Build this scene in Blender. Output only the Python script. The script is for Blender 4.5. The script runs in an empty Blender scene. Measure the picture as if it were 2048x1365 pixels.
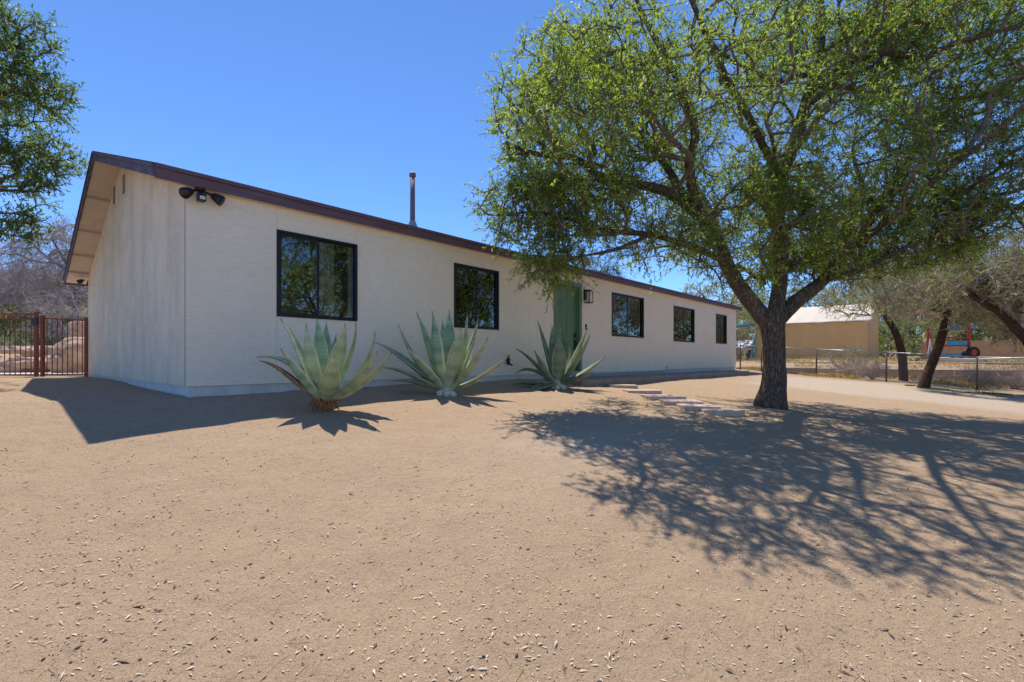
import bpy, math, random
import numpy as np
from mathutils import Vector, Matrix

# ------------------------------------------------------------------ camera / world / sun
scene = bpy.context.scene
R = math.radians
rng = np.random.default_rng(7)
random.seed(7)

cam_data = bpy.data.cameras.new('camera')
cam = bpy.data.objects.new('camera', cam_data)
scene.collection.objects.link(cam)
cam.location = (0, 0, 0)
cam.rotation_euler = (R(90), 0, 0)
cam_data.sensor_width = 36
cam_data.lens = 17.244
cam_data.shift_y = 0.0178
cam_data.clip_start = 0.05
cam_data.clip_end = 2000
scene.camera = cam

SUN_TO = Vector((-0.173, 0.48, 1.0)).normalized()      # towards the sun
SUN_EL = math.asin(SUN_TO.z)
SUN_AZ = math.atan2(SUN_TO.x, SUN_TO.y)                 # clockwise from +Y
world = bpy.data.worlds.new('World')
scene.world = world
world.use_nodes = True
wn = world.node_tree.nodes
sky = wn.new('ShaderNodeTexSky')
sky.sky_type = 'NISHITA'
sky.sun_disc = False
sky.sun_elevation = SUN_EL
sky.sun_rotation = SUN_AZ
sky.altitude = 1500
sky.air_density = 0.7
sky.dust_density = 0.0
sky.ozone_density = 9.0
wn['Background'].inputs['Strength'].default_value = 0.135
hsv = wn.new('ShaderNodeHueSaturation')                 # clear desert air: deeper blue all over
hsv.inputs['Saturation'].default_value = 1.04
world.node_tree.links.new(sky.outputs[0], hsv.inputs['Color'])
world.node_tree.links.new(hsv.outputs[0], wn['Background'].inputs['Color'])

sun_data = bpy.data.lights.new('sun', 'SUN')
sun = bpy.data.objects.new('sun', sun_data)
scene.collection.objects.link(sun)
sun_data.energy = 2.9
sun_data.angle = R(0.53)
sun_data.color = (1.0, 0.93, 0.82)
sun.rotation_euler = (-SUN_TO).to_track_quat('-Z', 'Y').to_euler()
sun.location = (-5, 15, 30)

scene.view_settings.view_transform = 'Standard'
scene.view_settings.look = 'None'
scene.view_settings.gamma = 1
scene.view_settings.exposure = 0.9
scene.render.engine = 'CYCLES'
scene.cycles.max_bounces = 10
scene.cycles.diffuse_bounces = 6
scene.cycles.transmission_bounces = 6
scene.cycles.transparent_max_bounces = 12

# ------------------------------------------------------------------ frames of reference
CX, CY = -3.855, 5.8                       # front-left corner of the house
DX, DY = 0.668, 0.744                      # along the front wall
NX, NY = 0.744, -0.668                     # out of the front wall, towards the yard
HOUSE_ROT = math.atan2(DY, DX)
FPX, HX, HY = 981.0, 1024.0, 719.0         # measured focal length / horizon of the photograph

def hw(t, q, z=0.0):                        # house coordinates (along, out, up) -> world
    return Vector((CX + DX*t + NX*q, CY + DY*t + NY*q, z))

def see(px, py, D):                         # measured direction + distance -> world point
    return Vector(((px-HX)/FPX*D, D, (HY-py)/FPX*D))

def sstep(a, b, x):
    x = np.clip((x-a)/(b-a), 0, 1)
    return x*x*(3-2*x)

def vnoise(x, y, seed=0):                   # smooth value noise, numpy
    x = np.asarray(x, float); y = np.asarray(y, float)
    xi = np.floor(x); yi = np.floor(y)
    fx = x-xi; fy = y-yi
    fx = fx*fx*(3-2*fx); fy = fy*fy*(3-2*fy)
    def h(a, b):
        s = np.sin(a*127.1 + b*311.7 + seed*74.7)*43758.5453
        return s-np.floor(s)
    return (h(xi, yi)*(1-fx)+h(xi+1, yi)*fx)*(1-fy)+(h(xi, yi+1)*(1-fx)+h(xi+1, yi+1)*fx)*fy

def vnoise3(p, s, seed=0):
    q = p*s
    return (vnoise(q[:, 0]+q[:, 2]*.37, q[:, 1], seed)+vnoise(q[:, 1]+17.3, q[:, 2]+q[:, 0]*.21, seed+3)+vnoise(q[:, 2]+5.1, q[:, 0]-q[:, 1]*.3, seed+5))/3

def terrain(X, Y):
    X = np.asarray(X, float); Y = np.asarray(Y, float)
    rx = X-CX; ry = Y-CY
    t = rx*DX+ry*DY
    q = rx*NX+ry*NY
    s1 = np.interp(t, [-4, -1.1, .2, 1.6, 6, 25], [.195, .19, .125, .088, .088, .088])
    zw = np.interp(t, [-30, -1, 0, 3, 6, 7, 40], [-.40, -.43, -.45, -.425, -.425, -.46, -.46])
    s2 = np.interp(t, [-3, 0, 2.5, 6.5, 20, 40], [.155, .152, .12, .066, .07, .05])
    qp = np.clip(q, 0, None)
    far = np.where(qp > 9, 9+(qp-9)*.25, qp)
    far = np.clip(far, 0, 14)
    z = zw-s1*np.minimum(qp, 1.5)-s2*np.clip(far-1.5, 0, None)
    z = z+np.where(q < 0, .08*np.clip(-q/5, 0, 1), 0)
    # terraced yard beyond the wire fence
    k = sstep(23.6, 25.9, t)
    z = z*(1-k)+(-.14+.14*sstep(26, 30, t))*k
    # hill behind the house
    lx = -q
    z = z+sstep(44, 80, t)*3.2
    hill = sstep(13, 38, lx)*4.6*(1-.75*sstep(8, 26, t))
    z = z+hill
    z = z+(vnoise(X*.45, Y*.45, 1)-.5)*.05+(vnoise(X*1.7, Y*1.7, 2)-.5)*.022
    return z

def tz(x, y):
    return float(terrain(x, y))

# ------------------------------------------------------------------ helpers
COL = scene.collection

def tag(o, label=None, cat=None, group=None, kind=None):
    if label: o['label'] = label
    if cat: o['category'] = cat
    if group: o['group'] = group
    if kind: o['kind'] = kind
    return o

def thing(name, label, cat, loc=(0, 0, 0), rz=0, group=None):
    o = bpy.data.objects.new(name, None)
    o.empty_display_size = .1
    COL.objects.link(o)
    o.location = loc
    o.rotation_euler = (0, 0, rz)
    return tag(o, label, cat, group)

def link(name, mesh, parent=None, world_space=False):
    o = bpy.data.objects.new(name, mesh)
    COL.objects.link(o)
    if parent is not None:
        o.parent = parent
        if world_space:
            chain = []
            p = parent
            while p is not None:
                chain.append(p); p = p.parent
            m = Matrix.Identity(4)
            for c in reversed(chain):
                m = m @ c.matrix_parent_inverse @ Matrix.LocRotScale(c.location, c.rotation_euler, c.scale)
            o.matrix_parent_inverse = m.inverted()
    return o

def np_mesh(name, V, F, mat=None, smooth=False, attrs=None):
    V = np.asarray(V, np.float32); F = np.asarray(F, np.int32)
    me = bpy.data.meshes.new(name)
    nf, k = F.shape
    me.vertices.add(len(V)); me.vertices.foreach_set('co', V.ravel())
    me.loops.add(nf*k); me.loops.foreach_set('vertex_index', F.ravel())
    me.polygons.add(nf)
    me.polygons.foreach_set('loop_start', np.arange(0, nf*k, k, dtype=np.int32))
    me.polygons.foreach_set('loop_total', np.full(nf, k, np.int32))
    if smooth: me.polygons.foreach_set('use_smooth', np.ones(nf, bool))
    me.update(calc_edges=True)
    if attrs:
        for an, (dom, arr) in attrs.items():
            a = me.attributes.new(an, 'FLOAT', dom)
            a.data.foreach_set('value', np.asarray(arr, np.float32))
    if mat: me.materials.append(mat)
    return me

class MB:
    def __init__(s): s.v = []; s.f = []
    def box(s, x0, x1, y0, y1, z0, z1):
        b = len(s.v)
        s.v += [(x0, y0, z0), (x1, y0, z0), (x1, y1, z0), (x0, y1, z0), (x0, y0, z1), (x1, y0, z1), (x1, y1, z1), (x0, y1, z1)]
        s.f += [tuple(b+i for i in f) for f in ((0, 3, 2, 1), (4, 5, 6, 7), (0, 1, 5, 4), (1, 2, 6, 5), (2, 3, 7, 6), (3, 0, 4, 7))]
        return s
    def prism(s, poly, axis, a, b):         # polygon in the two other axes, extruded along axis
        n = len(poly); k = len(s.v)
        def mk(p, w):
            return (w, p[0], p[1]) if axis == 0 else ((p[0], w, p[1]) if axis == 1 else (p[0], p[1], w))
        s.v += [mk(p, a) for p in poly]+[mk(p, b) for p in poly]
        s.f.append(tuple(k+i for i in range(n))[::-1]); s.f.append(tuple(k+n+i for i in range(n)))
        for i in range(n):
            j = (i+1) % n
            s.f.append((k+i, k+j, k+n+j, k+n+i))
        return s
    def tube(s, pts, rad, n=8, cap=True):
        pts = [Vector(p) for p in pts]
        if not hasattr(rad, '__len__'): rad = [rad]*len(pts)
        rings = []; a = None
        for i, p in enumerate(pts):
            d = (pts[min(i+1, len(pts)-1)]-pts[max(i-1, 0)]).normalized()
            if a is None:
                a = d.cross(Vector((0, 0, 1)) if abs(d.z) < .9 else Vector((1, 0, 0))).normalized()
            else:                                      # carry the ring frame along so it never twists
                a = a-d*a.dot(d)
                a = a.normalized() if a.length > 1e-6 else d.orthogonal().normalized()
            b = d.cross(a).normalized()
            k = len(s.v)
            for j in range(n):
                an = 2*math.pi*j/n
                s.v.append(tuple(p+(a*math.cos(an)+b*math.sin(an))*rad[i]))
            rings.append(k)
        for r0, r1 in zip(rings, rings[1:]):
            for j in range(n):
                s.f.append((r0+j, r0+(j+1) % n, r1+(j+1) % n, r1+j))
        if cap:
            s.f.append(tuple(rings[0]+j for j in range(n))[::-1]); s.f.append(tuple(rings[-1]+j for j in range(n)))
        return s
    def build(s, name, mat, parent=None, bevel=0, smooth=False, world_space=False):
        me = bpy.data.meshes.new(name)
        me.from_pydata(s.v, [], s.f)
        import bmesh
        bm = bmesh.new(); bm.from_mesh(me)
        if bevel:
            bmesh.ops.bevel(bm, geom=list(bm.edges), offset=bevel, segments=2, profile=.6, affect='EDGES', clamp_overlap=True)
        bmesh.ops.recalc_face_normals(bm, faces=list(bm.faces))
        bm.to_mesh(me); bm.free()
        if smooth:
            me.polygons.foreach_set('use_smooth', np.ones(len(me.polygons), bool))
        me.update()
        if mat: me.materials.append(mat)
        return link(name, me, parent, world_space)

# ------------------------------------------------------------------ materials
def new_mat(name):
    m = bpy.data.materials.new(name); m.use_nodes = True
    nt = m.node_tree
    return m, nt.nodes, nt.links, nt.nodes['Principled BSDF']

def noise(N, L, scale, detail=4, rough=.55, vec=None):
    n = N.new('ShaderNodeTexNoise')
    n.inputs['Scale'].default_value = scale; n.inputs['Detail'].default_value = detail; n.inputs['Roughness'].default_value = rough
    if vec is not None: L.new(vec, n.inputs['Vector'])
    return n.outputs['Fac']

def ramp(N, L, fac, stops):
    r = N.new('ShaderNodeValToRGB')
    while len(r.color_ramp.elements) < len(stops): r.color_ramp.elements.new(.5)
    for e, (p, c) in zip(r.color_ramp.elements, stops):
        e.position = p; e.color = (c[0], c[1], c[2], 1)
    L.new(fac, r.inputs[0])
    return r.outputs[0]

def mixc(N, L, fac, a, b, mode='MIX'):
    m = N.new('ShaderNodeMix'); m.data_type = 'RGBA'; m.blend_type = mode
    for sock, val in ((m.inputs[0], fac), (m.inputs[6], a), (m.inputs[7], b)):
        if isinstance(val, (int, float)): sock.default_value = val
        elif isinstance(val, tuple): sock.default_value = (*val[:3], 1)
        else: L.new(val, sock)
    return m.outputs[2]

def bump(N, L, h, strength, dist=.02, prev=None):
    b = N.new('ShaderNodeBump'); b.inputs['Strength'].default_value = strength; b.inputs['Distance'].default_value = dist
    L.new(h, b.inputs['Height'])
    if prev is not None: L.new(prev, b.inputs['Normal'])
    return b.outputs[0]

def mapping(N, L, sc=(1, 1, 1), kind='Object'):
    tc = N.new('ShaderNodeTexCoord'); mp = N.new('ShaderNodeMapping')
    mp.inputs['Scale'].default_value = sc
    L.new(tc.outputs[kind], mp.inputs[0])
    return mp.outputs[0]

def pm(name, c1, c2, scale=8, rough=.7, bs=.0, bscale=60, stretch=(1, 1, 1), metal=0, spec=.4, dist=.01):
    m, N, L, P = new_mat(name)
    v = mapping(N, L, stretch)
    f = noise(N, L, scale, 5, .6, v)
    L.new(ramp(N, L, f, [(.3, c1), (.7, c2)]), P.inputs['Base Color'])
    P.inputs['Roughness'].default_value = rough; P.inputs['Metallic'].default_value = metal
    P.inputs['Specular IOR Level'].default_value = spec
    if bs: L.new(bump(N, L, noise(N, L, bscale, 5, .6, v), bs, dist), P.inputs['Normal'])
    return m

def mat_ground():
    m, N, L, P = new_mat('bare_earth')
    v = mapping(N, L)
    tc = N.new('ShaderNodeAttribute'); tc.attribute_name = 'gravel'
    hl = N.new('ShaderNodeAttribute'); hl.attribute_name = 'grass'
    big = noise(N, L, .55, 5, .6, v); mid = noise(N, L, 4, 6, .65, v); fine = noise(N, L, 70, 5, .7, v); grit = noise(N, L, 260, 3, .7, v)
    c = ramp(N, L, big, [(.3, (.42, .285, .170)), (.7, (.50, .355, .222))])
    c = mixc(N, L, ramp(N, L, mid, [(.42, (0, 0, 0)), (.75, (1, 1, 1))]), c, (.33, .215, .13))
    pt = noise(N, L, 13, 6, .7, v)
    c = mixc(N, L, ramp(N, L, pt, [(.52, (0, 0, 0)), (.70, (.85, .85, .85))]), c, (.25, .155, .09))
    c = mixc(N, L, .45, c, ramp(N, L, fine, [(.36, (.22, .14, .085)), (.5, (.46, .32, .197)), (.68, (.60, .45, .30))]))
    c = mixc(N, L, .42, c, ramp(N, L, grit, [(.36, (.17, .11, .075)), (.52, (.48, .345, .235)), (.68, (.72, .58, .44))]))
    g = mixc(N, L, .6, ramp(N, L, mid, [(.3, (.50, .405, .305)), (.7, (.58, .48, .37))]), ramp(N, L, grit, [(.35, (.30, .24, .175)), (.65, (.66, .56, .46))]))
    c = mixc(N, L, tc.outputs['Fac'], c, g)
    gr = ramp(N, L, fine, [(.3, (.10, .10, .035)), (.5, (.24, .20, .085)), (.7, (.34, .27, .13))])
    c = mixc(N, L, hl.outputs['Fac'], c, gr)
    L.new(c, P.inputs['Base Color'])
    P.inputs['Roughness'].default_value = .95; P.inputs['Specular IOR Level'].default_value = .15
    b = bump(N, L, mid, .35, .05)
    b = bump(N, L, pt, .6, .03, b)
    b = bump(N, L, fine, .65, .014, b)
    b = bump(N, L, grit, .6, .005, b)
    L.new(b, P.inputs['Normal'])
    return m

def mat_wall(name, streak, tint=((.87, .775, .615), (.90, .815, .665))):
    m, N, L, P = new_mat(name)
    v = mapping(N, L); vs = mapping(N, L, (1.5, 1.5, .30)); vh = mapping(N, L, (6, 6, 55))
    big = noise(N, L, 1.3, 4, .6, v)
    st = noise(N, L, 1.5, 9, .74, vs)
    blot = noise(N, L, 2.4, 7, .7, v)
    mm = N.new('ShaderNodeMath'); mm.operation = 'MULTIPLY_ADD'; L.new(blot, mm.inputs[0]); mm.inputs[1].default_value = .8; mm.inputs[2].default_value = -.40
    ma = N.new('ShaderNodeMath'); ma.operation = 'ADD'; L.new(st, ma.inputs[0]); L.new(mm.outputs[0], ma.inputs[1]); st = ma.outputs[0]
    wood = noise(N, L, 1.0, 5, .65, vh)
    c = ramp(N, L, big, [(.3, tint[0]), (.7, tint[1])])
    c = mixc(N, L, ramp(N, L, st, [(.47-.08*streak, (0, 0, 0)), (.85, (streak, streak, streak))]), c, (.42, .36, .275))
    c = mixc(N, L, ramp(N, L, wood, [(.30, (.30, .30, .30)), (.52, (0, 0, 0))]), c, (.46, .42, .36))
    L.new(c, P.inputs['Base Color'])
    P.inputs['Roughness'].default_value = .75; P.inputs['Specular IOR Level'].default_value = .25
    b = bump(N, L, wood, .8, .012)
    b = bump(N, L, noise(N, L, 45, 4, .6, v), .25, .006, b)
    L.new(b, P.inputs['Normal'])
    return m

def mat_leaf(name, dark, mid, light, trans=.35, rough=.5):
    m, N, L, P = new_mat(name)
    a = N.new('ShaderNodeAttribute'); a.attribute_name = 'tint'
    c = ramp(N, L, a.outputs['Fac'], [(0, dark), (.5, mid), (1, light)])
    L.new(c, P.inputs['Base Color'])
    P.inputs['Roughness'].default_value = rough; P.inputs['Specular IOR Level'].default_value = .35
    t = N.new('ShaderNodeBsdfTranslucent')
    L.new(mixc(N, L, 1.0, c, (1.25, 1.3, .55), 'MULTIPLY'), t.inputs['Color'])
    mx = N.new('ShaderNodeMixShader'); mx.inputs[0].default_value = trans
    L.new(P.outputs[0], mx.inputs[1]); L.new(t.outputs[0], mx.inputs[2])
    L.new(mx.outputs[0], N['Material Output'].inputs[0])
    return m

def mat_bark(name, c1, c2, sc=1.0):
    m, N, L, P = new_mat(name)
    v = mapping(N, L, (9*sc, 9*sc, 1.6*sc)); v2 = mapping(N, L)
    vo = N.new('ShaderNodeTexVoronoi'); vo.feature = 'DISTANCE_TO_EDGE'; vo.inputs['Scale'].default_value = 3.2
    nz = N.new('ShaderNodeTexNoise'); nz.inputs['Scale'].default_value = 2.0; L.new(v, nz.inputs['Vector'])
    vv = N.new('ShaderNodeVectorMath'); vv.operation = 'ADD'; L.new(v, vv.inputs[0]); L.new(nz.outputs['Color'], vv.inputs[1])
    L.new(vv.outputs[0], vo.inputs['Vector'])
    f = noise(N, L, 3, 6, .7, v); f2 = noise(N, L, 2.2, 4, .6, v2)
    c = ramp(N, L, f, [(.3, c1), (.72, c2)])
    c = mixc(N, L, ramp(N, L, vo.outputs['Distance'], [(0, (.85, .85, .85)), (.16, (0, 0, 0))]), c, tuple(x*.35 for x in c1))
    c = mixc(N, L, ramp(N, L, f2, [(.55, (0, 0, 0)), (.8, (.5, .5, .5))]), c, tuple(min(1, x*1.5) for x in c2))
    L.new(c, P.inputs['Base Color'])
    P.inputs['Roughness'].default_value = .92; P.inputs['Specular IOR Level'].default_value = .15
    b = bump(N, L, ramp(N, L, vo.outputs['Distance'], [(0, (0, 0, 0)), (.3, (1, 1, 1))]), .9, .03)
    b = bump(N, L, f, .6, .02, b)
    L.new(b, P.inputs['Normal'])
    return m

def mat_glass():
    m, N, L, P = new_mat('window_glass')
    N.remove(P)
    g = N.new('ShaderNodeBsdfGlossy'); g.inputs['Roughness'].default_value = .012; g.inputs['Color'].default_value = (.9, .93, .95, 1)
    t = N.new('ShaderNodeBsdfTransparent'); t.inputs['Color'].default_value = (.75, .78, .78, 1)
    fr = N.new('ShaderNodeFresnel'); fr.inputs['IOR'].default_value = 1.55
    v = mapping(N, L)
    L.new(bump(N, L, noise(N, L, 2.2, 2, .5, v), .05, .02), g.inputs['Normal'])
    ad = N.new('ShaderNodeMath'); ad.operation = 'ADD'; ad.use_clamp = True; ad.inputs[1].default_value = .10
    L.new(fr.outputs[0], ad.inputs[0])
    mx = N.new('ShaderNodeMixShader')
    L.new(ad.outputs[0], mx.inputs[0]); L.new(t.outputs[0], mx.inputs[1]); L.new(g.outputs[0], mx.inputs[2])
    L.new(mx.outputs[0], N['Material Output'].inputs[0])
    return m

def mat_clear():
    m, N, L, P = new_mat('clear_glass')
    N.remove(P)
    g = N.new('ShaderNodeBsdfGlossy'); g.inputs['Roughness'].default_value = .02
    t = N.new('ShaderNodeBsdfTransparent')
    mx = N.new('ShaderNodeMixShader'); mx.inputs[0].default_value = .12
    L.new(t.outputs[0], mx.inputs[1]); L.new(g.outputs[0], mx.inputs[2]); L.new(mx.outputs[0], N['Material Output'].inputs[0])
    return m
M = {}
M['clear'] = mat_clear()
M['ground'] = mat_ground()
M['wall'] = mat_wall('painted_siding', .12)
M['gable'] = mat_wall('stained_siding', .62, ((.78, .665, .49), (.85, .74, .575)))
M['found'] = pm('painted_concrete', (.55, .54, .52), (.70, .69, .67), 6, .85, .4, 40)
M['fascia'] = pm('plum_brown_trim', (.105, .062, .078), (.165, .102, .122), 2.2, .6, .35, 30, (1, 9, 9))
M['rake'] = pm('weathered_plum_trim', (.060, .046, .075), (.155, .115, .155), 3, .65, .45, 20, (6, 1.5, 6))
M['soffit'] = pm('tan_soffit_paint', (.60, .47, .36), (.68, .55, .43), 5, .75, .2, 40)
M['batten'] = pm('soffit_batten', (.40, .31, .24), (.47, .37, .29), 5, .75)
M['shingle'] = pm('roof_shingle', (.05, .04, .04), (.12, .10, .10), 14, .9, .6, 60)
M['black'] = pm('black_vinyl', (.010, .010, .012), (.018, .018, .02), 4, .38)
M['darkbrown'] = pm('dark_bronze_vinyl', (.022, .016, .014), (.034, .026, .022), 4, .4)
M['vinyl'] = pm('pale_vinyl', (.55, .54, .50), (.66, .65, .60), 4, .5)
M['screen'] = pm('insect_screen', (.015, .015, .016), (.03, .03, .03), 40, .7)
M['glass'] = mat_glass()
M['green'] = pm('green_door_paint', (.105, .20, .105), (.135, .24, .13), 4, .42, .12, 30, (1, 1, .2))
M['steel'] = pm('galvanised_steel', (.33, .34, .35), (.48, .49, .50), 10, .45, 0, 30, (1, 1, 1), .8)
M['flue'] = pm('dull_flue_metal', (.15, .13, .14), (.24, .21, .22), 7, .6, .1, 30, (1, 1, .3), .3)
M['concrete'] = pm('old_concrete', (.22, .18, .15), (.34, .285, .24), 3, .9, .5, 45)
M['flag'] = pm('pink_flagstone', (.42, .30, .235), (.58, .45, .37), 4, .85, .6, 22)
M['rust'] = pm('rusty_red_iron', (.16, .045, .03), (.26, .08, .05), 12, .7, .3, 60)
M['boulder'] = pm('tan_boulder', (.42, .26, .165), (.64, .45, .31), 2.2, .9, .9, 6, (1, 1, 1), 0, .2, .06)
M['deck'] = pm('pale_pool_concrete', (.52, .48, .44), (.62, .58, .53), 4, .85, .2, 40)
M['tarp'] = pm('tan_canvas', (.72, .46, .19), (.80, .53, .235), 1.2, .7, .5, 3, (1, 1, .35), 0, .3, .1)
M['tarptop'] = pm('cream_canvas', (.62, .54, .43), (.70, .62, .51), 1.2, .6, .3, 4, (1, 1, 1), 0, .3, .05)
M['block'] = pm('brown_concrete_block', (.52, .37, .27), (.66, .49, .375), 6, .92, .6, 40)
M['wallcap'] = pm('pale_wall_cap', (.58, .50, .42), (.68, .60, .52), 6, .9, .4, 40)
M['tanwall'] = pm('tan_stucco', (.42, .26, .15), (.50, .33, .20), 4, .9, .4, 40)
M['bluepaint'] = pm('blue_paint', (.02, .22, .42), (.03, .30, .50), 6, .5)
M['redpaint'] = pm('red_paint', (.32, .015, .02), (.42, .03, .03), 6, .5)
M['whitepaint'] = pm('white_paint', (.62, .62, .62), (.74, .74, .74), 6, .5)
M['rubber'] = pm('tyre_rubber', (.012, .012, .012), (.03, .03, .03), 20, .8)
M['wire'] = pm('fence_wire', (.30, .29, .28), (.42, .41, .40), 20, .5, 0, 10, (1, 1, 1), .6)
M['rustpost'] = pm('dark_fence_post', (.09, .06, .05), (.16, .11, .09), 9, .7, .2, 40)
M['bark'] = mat_bark('ash_bark', (.14, .098, .074), (.33, .25, .195))
M['twig'] = pm('ash_twig', (.10, .075, .06), (.19, .15, .12), 9, .9)
M['bark2'] = mat_bark('mesquite_bark', (.08, .045, .035), (.20, .12, .09), 1.4)
M['twig2'] = pm('mesquite_twig', (.36, .27, .225), (.52, .42, .36), 9, .9)
M['bare'] = pm('bare_grey_twig', (.34, .265, .25), (.52, .43, .42), 6, .9)
M['baredark'] = pm('bare_dark_bark', (.06, .042, .036), (.13, .10, .085), 6, .9)
M['leaf'] = mat_leaf('ash_leaf', (.14, .20, .040), (.28, .365, .085), (.46, .52, .17), .58)
M['leaf_dark'] = mat_leaf('oak_leaf', (.05, .10, .022), (.16, .25, .065), (.32, .38, .15), .5)
M['leaf_grey'] = mat_leaf('mesquite_leaf', (.13, .18, .05), (.23, .29, .09), (.36, .39, .17), .5)
M['leaf_pine'] = mat_leaf('pine_needle', (.05, .10, .018), (.09, .16, .03), (.14, .22, .05), .2)
M['leaf_shrub'] = mat_leaf('shrub_leaf', (.06, .10, .03), (.12, .18, .06), (.24, .28, .12), .3)
M['dry'] = mat_leaf('dry_grass', (.34, .23, .11), (.56, .43, .24), (.72, .60, .38), .35, .8)
M['turf'] = mat_leaf('green_turf', (.04, .09, .01), (.08, .16, .02), (.16, .22, .05), .3, .7)
M['litter'] = mat_leaf('fallen_leaf', (.14, .075, .045), (.36, .26, .18), (.72, .62, .50), .05, .8)
M['pebble'] = pm('pebble', (.26, .18, .125), (.46, .35, .265), 30, .9)
M['clod'] = pm('earth_clod', (.36, .24, .145), (.50, .35, .22), 20, .95)
M['curtain'] = pm('pale_curtain', (.55, .52, .48), (.65, .62, .58), 3, .9)
M['room'] = pm('room_paint', (.30, .27, .24), (.36, .33, .30), 3, .9)
M['bulb'] = pm('frosted_bulb', (.85, .85, .82), (.9, .9, .88), 3, .3)
M['stub'] = pm('pale_agave_stub', (.50, .50, .34), (.68, .66, .50), 14, .7)
M['thatch'] = pm('dry_agave_fibre', (.20, .075, .03), (.42, .20, .09), 20, .9, .6, 50)

def mat_agave(name='agave_skin', mul=1.0):
    m, N, L, P = new_mat(name)
    a = N.new('ShaderNodeAttribute'); a.attribute_name = 'along'
    e = N.new('ShaderNodeAttribute'); e.attribute_name = 'edge'
    oi = N.new('ShaderNodeObjectInfo')
    v = mapping(N, L); f = noise(N, L, 5, 4, .6, v); f2 = noise(N, L, 24, 4, .6, v)
    # faint bands left by the bud imprint
    w = N.new('ShaderNodeMath'); w.operation = 'MULTIPLY_ADD'; L.new(a.outputs['Fac'], w.inputs[0]); w.inputs[1].default_value = 7.0; L.new(oi.outputs['Random'], w.inputs[2])
    band = noise(N, L, 1.0, 2, .5, None); bn = N.new('ShaderNodeTexNoise'); bn.noise_dimensions = '1D'; bn.inputs['Scale'].default_value = 1.1; bn.inputs['Detail'].default_value = 0; L.new(w.outputs[0], bn.inputs['W'])
    c = ramp(N, L, bn.outputs['Fac'], [(.34, (.12, .20, .10)), (.43, (.31, .40, .22)), (.47, (.16, .27, .12)), (.55, (.36, .44, .25)), (.60, (.20, .31, .14)), (.7, (.46, .51, .33))])
    c = mixc(N, L, .40, c, ramp(N, L, oi.outputs['Random'], [(0, (.09, .20, .12)), (.5, (.30, .38, .19)), (1, (.44, .43, .21))]))
    c = mixc(N, L, .25, c, ramp(N, L, f2, [(.3, (.20, .28, .17)), (.7, (.46, .54, .40))]))
    c = mixc(N, L, ramp(N, L, e.outputs['Fac'], [(.80, (0, 0, 0)), (1, (.75, .75, .75))]), c, (.62, .62, .44))
    c = mixc(N, L, ramp(N, L, a.outputs['Fac'], [(.92, (0, 0, 0)), (.99, (1, 1, 1))]), c, (.10, .05, .035))
    c = mixc(N, L, ramp(N, L, a.outputs['Fac'], [(0, (.8, .8, .8)), (.22, (0, 0, 0))]), c, (.44, .46, .30))
    c = mixc(N, L, 1.0, c, (mul*.9, mul, mul*1.05) if mul < 1 else (1, 1, 1), 'MULTIPLY')
    L.new(c, P.inputs['Base Color'])
    P.inputs['Roughness'].default_value = .5; P.inputs['Specular IOR Level'].default_value = .4
    L.new(bump(N, L, f2, .12, .01), P.inputs['Normal'])
    return m
M['agave'] = mat_agave()
M['agave_darkened'] = mat_agave('darkened_agave_skin', .6)  # same skin multiplied darker and a little bluer, for the third plant
def mat_agave_dead():
    m, N, L, P = new_mat('withered_agave')
    v = mapping(N, L, (1, 1, 1)); f = noise(N, L, 9, 5, .6, v)
    L.new(ramp(N, L, f, [(.35, (.07, .09, .035)), (.5, (.22, .13, .06)), (.65, (.42, .22, .12))]), P.inputs['Base Color'])
    P.inputs['Roughness'].default_value = .7
    return m
M['agave_dead'] = mat_agave_dead()

# ------------------------------------------------------------------ ground
def axis(lo, hi, centre, fine, grow):
    out = [centre]; s = fine; x = centre
    while x < hi: x += s; out.append(x); s *= grow
    s = fine; x = centre
    while x > lo: x -= s; out.insert(0, x); s *= grow
    return np.array(out)
gx = axis(-260, 260, 0.5, .055, 1.018); gy = axis(-60, 420, 3.6, .055, 1.018)
GX, GY = np.meshgrid(gx, gy)
GZ = terrain(GX, GY)
def micro(X, Y):
    near = np.clip(1-np.hypot(X, Y-4)/14, 0, 1)
    return near*((vnoise(X*5, Y*5, 8)-.5)*.020+(vnoise(X*13, Y*13, 9)-.5)*.018*vnoise(X*1.1, Y*1.1, 10)**2*2)
def gz(X, Y): return terrain(X, Y)+micro(X, Y)
GZ = GZ+micro(GX, GY)
nxg, nyg = len(gx), len(gy)
idx = np.arange(nxg*nyg).reshape(nyg, nxg)
GF = np.stack([idx[:-1, :-1], idx[:-1, 1:], idx[1:, 1:], idx[1:, :-1]], -1).reshape(-1, 4)
gt = (GX-CX)*DX+(GY-CY)*DY; gq = (GX-CX)*NX+(GY-CY)*NY
wob = (vnoise(GX*.6, GY*.6, 21)-.5)*1.6+(vnoise(GX*2.3, GY*2.3, 22)-.5)*.7
grav = sstep(11.5, 13.2, gt+wob+.10*(gq-3))*.75*(1-sstep(18.2, 19.3, gt+wob*.6))*sstep(1.6, 2.8, gq+wob*.6)
# paler patch under the crown, mixed towards the gravel colour
patch = np.exp(-(((gt-3.0)/1.5)**2+((gq-4.0)/.8)**2))*.55
grav = np.clip(np.maximum(grav, patch*(.4+vnoise(GX*3, GY*3, 30))), 0, 1)
grs = sstep(-11, -15, gq)*sstep(20, 8, gt)
grs = np.clip(grs+sstep(36, 44, gt)*.9+0*gt, 0, 1)
gm = np_mesh('ground', np.stack([GX, GY, GZ], -1).reshape(-1, 3), GF, M['ground'], True,
             {'gravel': ('POINT', grav.ravel()), 'grass': ('POINT', grs.ravel())})
tag(link('ground', gm), kind='structure')

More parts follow.
